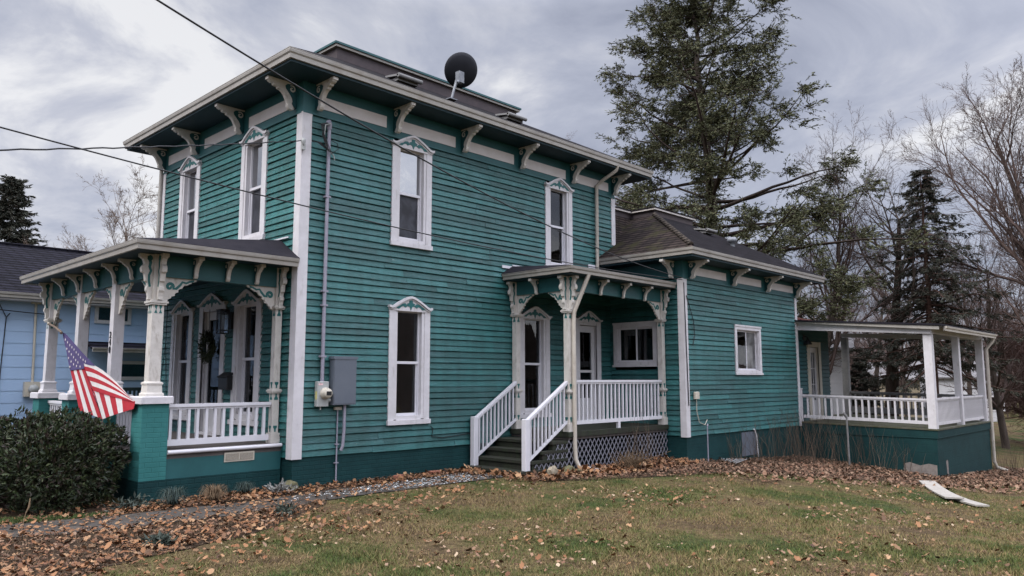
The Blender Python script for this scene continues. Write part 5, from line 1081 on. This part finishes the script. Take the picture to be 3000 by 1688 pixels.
# tall open evergreen with clumped flat needles
M['fir']=leafmat('fir_needles',[(.045,.055,.027),(.092,.096,.045),(.066,.074,.037),(.125,.12,.058),(.034,.043,.026)],.7,.25); M['spruce']=leafmat('dark_spruce_needles',[(.03,.036,.03),(.058,.06,.045),(.044,.048,.038),(.075,.06,.047)],.8,.2)
def sprays(P0,D0,L0,rg,per,ln,wd,flat=.35,droop=.1):
    """needle sprays: along each twig (P0,D0,L0) set 'per' narrow leaf blades"""
    n=len(P0); t=rg.uniform(.05,1,(n,per)); P=P0[:,None]+D0[:,None]*(L0[:,None,None]*t[...,None])+rg.normal(0,.03,(n,per,3)); Nr=np.repeat(D0[:,None],per,1)+rg.normal(0,.55,(n,per,3))*np.array([1,1,flat]); return leaf_cloud(P.reshape(-1,3),Nr.reshape(-1,3),ln,wd,rg,.15,droop)
def evergreen(name,label,x,y,h,r,seed,prof,nb,mat,bark,per,ln,wd,rise=(.25,-.1),first=.12,twl=.9,gap=.0,droop=.1,tw=15,z=None,sparse=1.):
    rg=np.random.default_rng(seed); big=[];segs=[];TP=[];TD=[];TL=[]; p=np.array([0,0,-.5]); n=16; path=[p]
    for i in range(n): q=np.array([rg.normal(0,.05),rg.normal(0,.05),h*(i+1)/n]); big.append((*p,*q,r*(1-i/n*.96),r*(1-(i+1)/n*.96))); p=q
    for b in range(nb):
        f=first+(1-first)*((b+rg.uniform())/nb)**1.05; zz_=h*f; Lb=prof(f)*rg.uniform(.62,1.12); az=b*2.4+rg.normal(0,.35)
        if rg.uniform()<gap: Lb*=.45
        el=rise[0]*(f)+rise[1]*(1-f)+rg.normal(0,.1); d=np.array([math.cos(az)*math.cos(el),math.sin(az)*math.cos(el),math.sin(el)]); p=np.array([0,0,zz_]); m=8; rb=max(.012,.022*Lb)*.8
        for i in range(m):
            d=d+rg.normal(0,.06,3); d[2]+=.03*(i>3)-droop*.25*(i<4); d/=np.linalg.norm(d); q=p+d*Lb/m; segs.append((*p,*q,rb*(1-i/m*.85),rb*(1-(i+1)/m*.85)))
            if i>=1:
                for k in range(max(1,int(tw*Lb/m/1.2*sparse*rg.uniform(.5,1.4)))):
                    sd=np.cross(d,[0,0,1.]); sd/=np.linalg.norm(sd)+1e-9; s=rg.choice([-1,1]); dd=d*rg.uniform(.35,.9)+sd*s*rg.uniform(.3,.9)+np.array([0,0,rg.uniform(-.35,.3)-droop]); dd/=np.linalg.norm(dd); l=twl*rg.uniform(.45,1.15)*(1.05-.55*i/m)*(.35+.65*min(1,Lb/3.)); pp=p+(q-p)*rg.uniform(); TP.append(pp);TD.append(dd);TL.append(l); segs.append((*pp,*(pp+dd*l),.011,.004))
            p=q
        TP.append(p);TD.append(d);TL.append(twl*.6)
    t=thing(name,label,'tree',(x,y,G(x,y) if z is None else z))
    mesh_obj('trunk',segmesh('trunk',big,M[bark],10),t); mesh_obj('branch',segmesh('branch',segs,M[bark],3),t)
    V,F=sprays(np.array(TP),np.array(TD),np.array(TL),rg,per,ln,wd,.4,droop); mesh_obj('crown',np_mesh('crown',V,F,M[mat]),t); return t
x,y=at(.8805,.474,35)
def firprof(f):
    return np.interp(f,[0,.25,.36,.45,.50,.56,.66,.8,.9,1.0],[5.5,6.8,7.2,7.0,6.0,4.5,4.0,3.4,2.5,.6])
def clumpy(label,x,y,h,r,seed,prof,nb,first,mat='fir'):
    rg=np.random.default_rng(seed); big=[];segs=[];CP=[];CR=[]; p=np.array([0,0,-.5]); n=18
    for i in range(n): q=np.array([rg.normal(0,.06)-.48*1.1*((i+1)/n),rg.normal(0,.06)+.88*1.1*((i+1)/n),h*(i+1)/n]); big.append((*p,*q,r*(1-i/n*.95),r*(1-(i+1)/n*.95))); p=q
    for b in range(nb):
        f=first+(1-first)*((b+rg.uniform())/nb); Lb=prof(f)*rg.choice([rg.uniform(.85,1.12),rg.uniform(.45,.8)],p=[.6,.4]); az=b*2.4+rg.normal(0,.4); el=rg.normal(.12+.45*max(0,f-.5),.16)
        d=np.array([math.cos(az)*math.cos(el),math.sin(az)*math.cos(el),math.sin(el)]); p=np.array([-.53*f,.97*f,h*f]); m=9; rb=.016*Lb+.012
        for i in range(m):
            d=d+rg.normal(0,.09,3); d[2]+=.035; d/=np.linalg.norm(d); q=p+d*Lb/m; segs.append((*p,*q,rb*(1-i/m*.85),rb*(1-(i+1)/m*.85)))
            if i>=(4 if f<.55 else 2) or rg.uniform()<.12:
                for k in range(rg.poisson(1.5 if f<.6 else 1.0)+ (i==m-1)):
                    sd=perp(d,rg); sd[2]*=.6; l=rg.uniform(.25,1.0)*(.35+.1*Lb); c=q+sd*l; segs.append((*q,*c,.014,.006)); CP.append(c); CR.append(rg.uniform(.26,.58)*(.65+.06*Lb))
            p=q
    for i in range(10): CP.append(np.array([rg.normal(-.5,.2),rg.normal(.93,.2),h*(.93+.009*i)])); CR.append(.4)
    CP=np.array(CP);CR=np.array(CR); m=9; TP=np.repeat(CP,m,0)+rg.normal(0,.10,(len(CP)*m,3)); rad=CP*np.array([1,1,0]); rad/=np.linalg.norm(rad,axis=1)[:,None]+1e-6
    TD=np.repeat(rad,m,0)*.75+rg.normal(0,.62,(len(TP),3))*np.array([1,1,.62])+np.array([0,0,.10]); TD/=np.linalg.norm(TD,axis=1)[:,None]; TL=np.repeat(CR,m)*rg.uniform(.9,1.9,len(TP))
    t=thing('tall_conifer',label,'tree',(x,y,G(x,y))); mesh_obj('trunk',segmesh('trunk',big,M['bark'],10),t); mesh_obj('branch',segmesh('branch',segs+[(*a,*(a+b*l),.010,.004) for a,b,l in zip(TP,TD,TL)],M['bark_dark'],3),t); V,F=sprays(TP,TD,TL,rg,14,.16,.045,.5,.2); mesh_obj('crown',np_mesh('crown',V,F,M[mat]),t)
clumpy('tall open dark green conifer rising behind the wing roof',x,y,23.5,.37,51,firprof,135,.15)
x,y=at(.962,.262,40.5)
evergreen('spruce_tree','dark layered spruce with bare lower boughs at right',x,y,12.9,.24,57,lambda f:np.interp(f,[0,.3,.6,.9,1],[4.0,4.3,3.0,1.1,.2]),150,'spruce','bark_red',18,.17,.045,(.05,-.12),.27,.7,.25,.2,12,None,.8)
x,y=at(.215,.972,46)
evergreen('spruce_tree','dense dark green spruce behind the blue house at left',x,y,12.3,.22,61,lambda f:np.interp(f,[0,.5,.8,1],[2.9,2.0,.9,.1]),170,'spruce','bark_dark',24,.24,.07,(.25,-.05),.08,.8,.08,.14,18)
x,y=at(.94,.335,48)
evergreen('spruce_tree','small dark evergreen among the bare trunks beyond the back porch',x,y,4.6,.10,63,lambda f:np.interp(f,[0,.5,1],[1.9,1.4,.1]),60,'spruce','bark_dark',16,.2,.06,(.2,-.05),.1,.7,.1,.12,12)
# far woodland, nobody could count its stems
rg=np.random.default_rng(77); allV=[];allF=[];off=0; tmpl=[]
for s in range(5):
    sg=[];bg=[]; grow(sg,np.array([0,0,0.]),np.array([0,0,1.]),7.0,.09,0,3,np.random.default_rng(200+s),dict(PU,n=[9,5,4,3],start=[.1,.1,.1,.1],kids=[1.9,1.3,.9,1]),bg); me=segmesh('tmp',bg+sg,M['twig'],3); v=np.empty(len(me.vertices)*3,np.float32); me.vertices.foreach_get('co',v); lp=np.empty(len(me.loops),np.int32); me.loops.foreach_get('vertex_index',lp); tmpl.append((v.reshape(-1,3),lp.reshape(-1,4))); bpy.data.meshes.remove(me)
for k in range(520):
    a=rg.uniform(R(-2),R(27)); dist=rg.uniform(78,135); px,py=C0[0]+math.cos(a)*dist,C0[1]+math.sin(a)*dist; v,f=tmpl[k%5]; sc=rg.uniform(.55,1.35); th=rg.uniform(0,6.28); c,s=math.cos(th)*sc,math.sin(th)*sc
    w=np.stack([v[:,0]*c-v[:,1]*s+px,v[:,0]*s+v[:,1]*c+py,v[:,2]*sc+G(px,py)-.2],1); allV.append(w); allF.append(f+off); off+=len(w)
tag(mesh_obj('woodland',np_mesh('woodland',np.concatenate(allV),np.concatenate(allF),M['thicket'],smooth=True)),kind='stuff')
# low wooded hill closing the horizon
hx=np.linspace(-25,100,60); Vh=[];Fh=[]
for i,aa in enumerate(hx):
    a=R(aa)
    for dist,zz_ in ((150,-2.5),(165,3.2+1.5*math.sin(i*1.3)+math.sin(i*3.1)*.8),(230,4.5+1.5*math.sin(i*.9))): Vh.append((C0[0]+math.cos(a)*dist,C0[1]+math.sin(a)*dist,zz_))
for i in range(len(hx)-1):
    for j in range(2): q=i*3+j; Fh.append((q,q+1,q+4,q+3))
for i in range(91):  # unseen tree line behind the camera, added to darken the window reflections
    a=R(95+i*2.75); k0=len(Vh); top=8+2.2*math.sin(i*1.7)+1.6*math.sin(i*4.1); ds=62+6*math.sin(i*.8)
    for dist,zz_ in ((ds-4,-1),(ds,top)): Vh.append((C0[0]+math.cos(a)*dist,C0[1]+math.sin(a)*dist,zz_))
    if i: Fh.append((k0-2,k0-1,k0+1,k0))
M['farwood']=paint('far_bare_woodland',(.085,.066,.06),(.06,.05,.045),1,.25,1,spec=.0)
tag(mesh_obj('hills_treeline',np_mesh('hills_treeline',np.array(Vh),np.array(Fh),M['farwood'])),kind='structure')

# ------------------------------------------------------------------ shrubs
M['shrubleaf']=leafmat('shrub_leaf',[(.012,.019,.010),(.026,.038,.015),(.018,.027,.012),(.045,.062,.022),(.034,.021,.017),(.016,.024,.014)],.5,.25)
def shrub(label,x,y,lobes,n,ln,seed):
    rg=np.random.default_rng(seed); t=thing('shrub',label,'shrub',(x,y,G(x,y))); Ps=[];Ns=[]; tot=sum(l[3]*l[4] for l in lobes)
    for (cx,cy,cz,rx,rz_) in lobes:
        m=int(n*rx*rz_/tot); u=rg.normal(0,1,(m,3)); u/=np.linalg.norm(u,axis=1)[:,None]; ph=rg.uniform(0,6,3)
        rad=(.90+.10*np.sin(u[:,0]*5+ph[0])*np.sin(u[:,1]*5+ph[1])+.07*np.sin(u[:,2]*9+ph[2]))*(1-np.abs(rg.normal(0,.13,m))); P=u*rad[:,None]*np.array([rx,rx,rz_])+np.array([cx,cy,cz]); k=P[:,2]>.03; Ps.append(P[k]);Ns.append(u[k]+np.array([0,0,.35]))
    # leaves stand in whorls: jitter copies round each point
    P=np.concatenate(Ps);N=np.concatenate(Ns); P=np.repeat(P,6,0)+rg.normal(0,.022,(len(P)*6,3)); N=np.repeat(N,6,0)
    V,F=leaf_cloud(P,N,ln,ln*.36,rg,.75,.05); mesh_obj('foliage',np_mesh('foliage',V,F,M['shrubleaf']),t)
    sg=[]
    for k in range(60):
        l=lobes[k%len(lobes)]; q=np.array([l[0],l[1],l[2]])+rg.normal(0,.4,3)*np.array([l[3],l[3],l[4]]); q[2]=max(.2,q[2]); b=np.array([l[0]*.7+rg.normal(0,.12),l[1]*.7+rg.normal(0,.12),-.05]); m=(b+q)/2+rg.normal(0,.06,3); sg+=[(*b,*m,.022,.016),(*m,*q,.016,.006)]
    mesh_obj('stem',segmesh('stem',sg,M['bark_dark'],5),t)
shrub('big dark green leafy shrub in front of the porch below the flag',-3.35,.9,[(-.1,-.35,.55,.78,.66),(.25,-.1,.62,.72,.72),(-.3,.7,.66,.85,.78),(.3,.75,.80,.70,.62),(-.7,-.1,.40,.62,.52),(.05,1.7,.60,.85,.62),(-.75,1.5,.45,.8,.6),(-1.3,.5,.35,.6,.48),(.62,-.1,.75,.34,.5),(-.2,2.7,.45,.8,.55)],5200,.085,71)
shrub('reddish green shrub farther back before the blue house',-3.6,6.6,[(0,0,.55,.8,.62),(.6,.5,.5,.7,.55),(-.8,.3,.5,.8,.5)],900,.085,73)
# dead stem standing by the path
mb=MB(); mb.tube([(0,0,0),(.03,.02,.14),(.06,.01,.22),(.07,.03,.32)],[.006,.006,.014,.006],5); tag(mb.build('dead_stem',M['dryblade'],None,(-4.0,-.35,G(-4,-.35))),'dry seed stem standing at the path edge below the shrub','plant')

# ------------------------------------------------------------------ sky, light, camera
W=bpy.data.worlds.new('World'); S.world=W; W.use_nodes=True; nt=W.node_tree; L=nt.links; bg=nt.nodes['Background']
sky=nd(nt,'ShaderNodeTexSky',sky_type='NISHITA',sun_disc=False); SUN_EL,SUN_AZ=R(48),R(168)      # azimuth in scene axes, from +X towards +Y
sky.sun_elevation=SUN_EL; sky.sun_rotation=math.pi/2-SUN_AZ
tc=nt.nodes.new('ShaderNodeTexCoord'); sp=nd(nt,'ShaderNodeSeparateXYZ'); L.new(tc.outputs['Generated'],sp.inputs[0])
def mth(op,a,b=None,c=None):
    n=nd(nt,'ShaderNodeMath',operation=op)
    for i,v in enumerate((a,b,c)):
        if v is None: continue
        if hasattr(v,'is_linked'): L.new(v,n.inputs[i])
        else: n.inputs[i].default_value=v
    return n.outputs[0]
zc=mth('MAXIMUM',sp.outputs[2],0.0); dv=mth('ADD',zc,.32); cx=mth('DIVIDE',sp.outputs[0],dv); cy=mth('DIVIDE',sp.outputs[1],dv); cb=nd(nt,'ShaderNodeCombineXYZ'); L.new(cx,cb.inputs[0]); L.new(cy,cb.inputs[1]); L.new(mth('MULTIPLY',zc,1.2),cb.inputs[2])
n1=noise(nt,cb.outputs[0],2.1,8,.58,.45); n2=noise(nt,cb.outputs[0],.8,3,.5,.2)
dn=mth('ADD',mth('MULTIPLY',n1,.72),mth('MULTIPLY',n2,.28))
# the brighter break in the cloud towards the low sun at the left of the view
def glow(d,power):
    v=Vector(d).normalized(); n=nd(nt,'ShaderNodeVectorMath',operation='DOT_PRODUCT'); L.new(tc.outputs['Generated'],n.inputs[0]); n.inputs[1].default_value=v; return mth('POWER',mth('MAXIMUM',n.outputs['Value'],0.0),power)
gl=glow((.22,.85,.42),9.)
dn=mth('ADD',dn,mth('MULTIPLY',gl,.055))
r=ramp(nt,[(.36,(1.5,1.63,2.1)),(.44,(2.5,2.66,3.3)),(.50,(3.1,3.26,3.9)),(.555,(3.9,4.0,4.5)),(.62,(5.8,5.8,5.9))]); 
L.new(dn,r.inputs[0])
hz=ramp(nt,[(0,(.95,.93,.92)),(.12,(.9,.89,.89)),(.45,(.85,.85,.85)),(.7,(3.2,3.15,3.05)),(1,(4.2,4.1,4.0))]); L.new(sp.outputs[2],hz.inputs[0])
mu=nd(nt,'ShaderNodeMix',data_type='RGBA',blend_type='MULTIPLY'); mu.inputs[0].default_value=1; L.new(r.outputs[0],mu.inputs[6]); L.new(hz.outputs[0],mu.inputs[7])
# cloud behind camera and at -X brightened to light the walls, plus blue gap
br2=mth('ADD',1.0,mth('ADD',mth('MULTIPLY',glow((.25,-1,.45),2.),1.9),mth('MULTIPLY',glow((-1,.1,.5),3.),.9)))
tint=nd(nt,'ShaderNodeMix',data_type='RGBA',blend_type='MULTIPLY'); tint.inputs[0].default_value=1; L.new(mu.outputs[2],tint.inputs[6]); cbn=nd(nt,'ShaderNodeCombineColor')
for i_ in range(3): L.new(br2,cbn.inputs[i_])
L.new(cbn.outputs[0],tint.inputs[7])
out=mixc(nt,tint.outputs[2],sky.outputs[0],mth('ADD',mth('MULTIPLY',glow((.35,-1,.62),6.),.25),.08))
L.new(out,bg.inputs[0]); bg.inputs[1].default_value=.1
sun=bpy.data.lights.new('sun','SUN'); sun.energy=1.5; sun.angle=R(35); sun.color=(1,.96,.9); so=bpy.data.objects.new('sun',sun); COL.objects.link(so)
sd=Vector((math.cos(SUN_AZ)*math.cos(SUN_EL),math.sin(SUN_AZ)*math.cos(SUN_EL),math.sin(SUN_EL))); so.rotation_euler=sd.to_track_quat('Z','Y').to_euler(); so.location=(-8,4,20)
cam=bpy.data.cameras.new('camera'); co_=bpy.data.objects.new('camera',cam); COL.objects.link(co_); S.camera=co_
cam.sensor_width=36; cam.lens=2246.09/3000*36; cam.clip_end=2000; cam.clip_start=.05
co_.location=(-6.9205,-11.8023,1.9141); co_.rotation_euler=(math.pi/2+.1186,.0004,.7662-math.pi/2)
S.view_settings.view_transform='Standard'; S.view_settings.look='None'; S.view_settings.gamma=1; S.view_settings.exposure=.82
S.cycles.max_bounces=6; S.cycles.diffuse_bounces=3; S.cycles.glossy_bounces=3; S.cycles.use_denoising=True
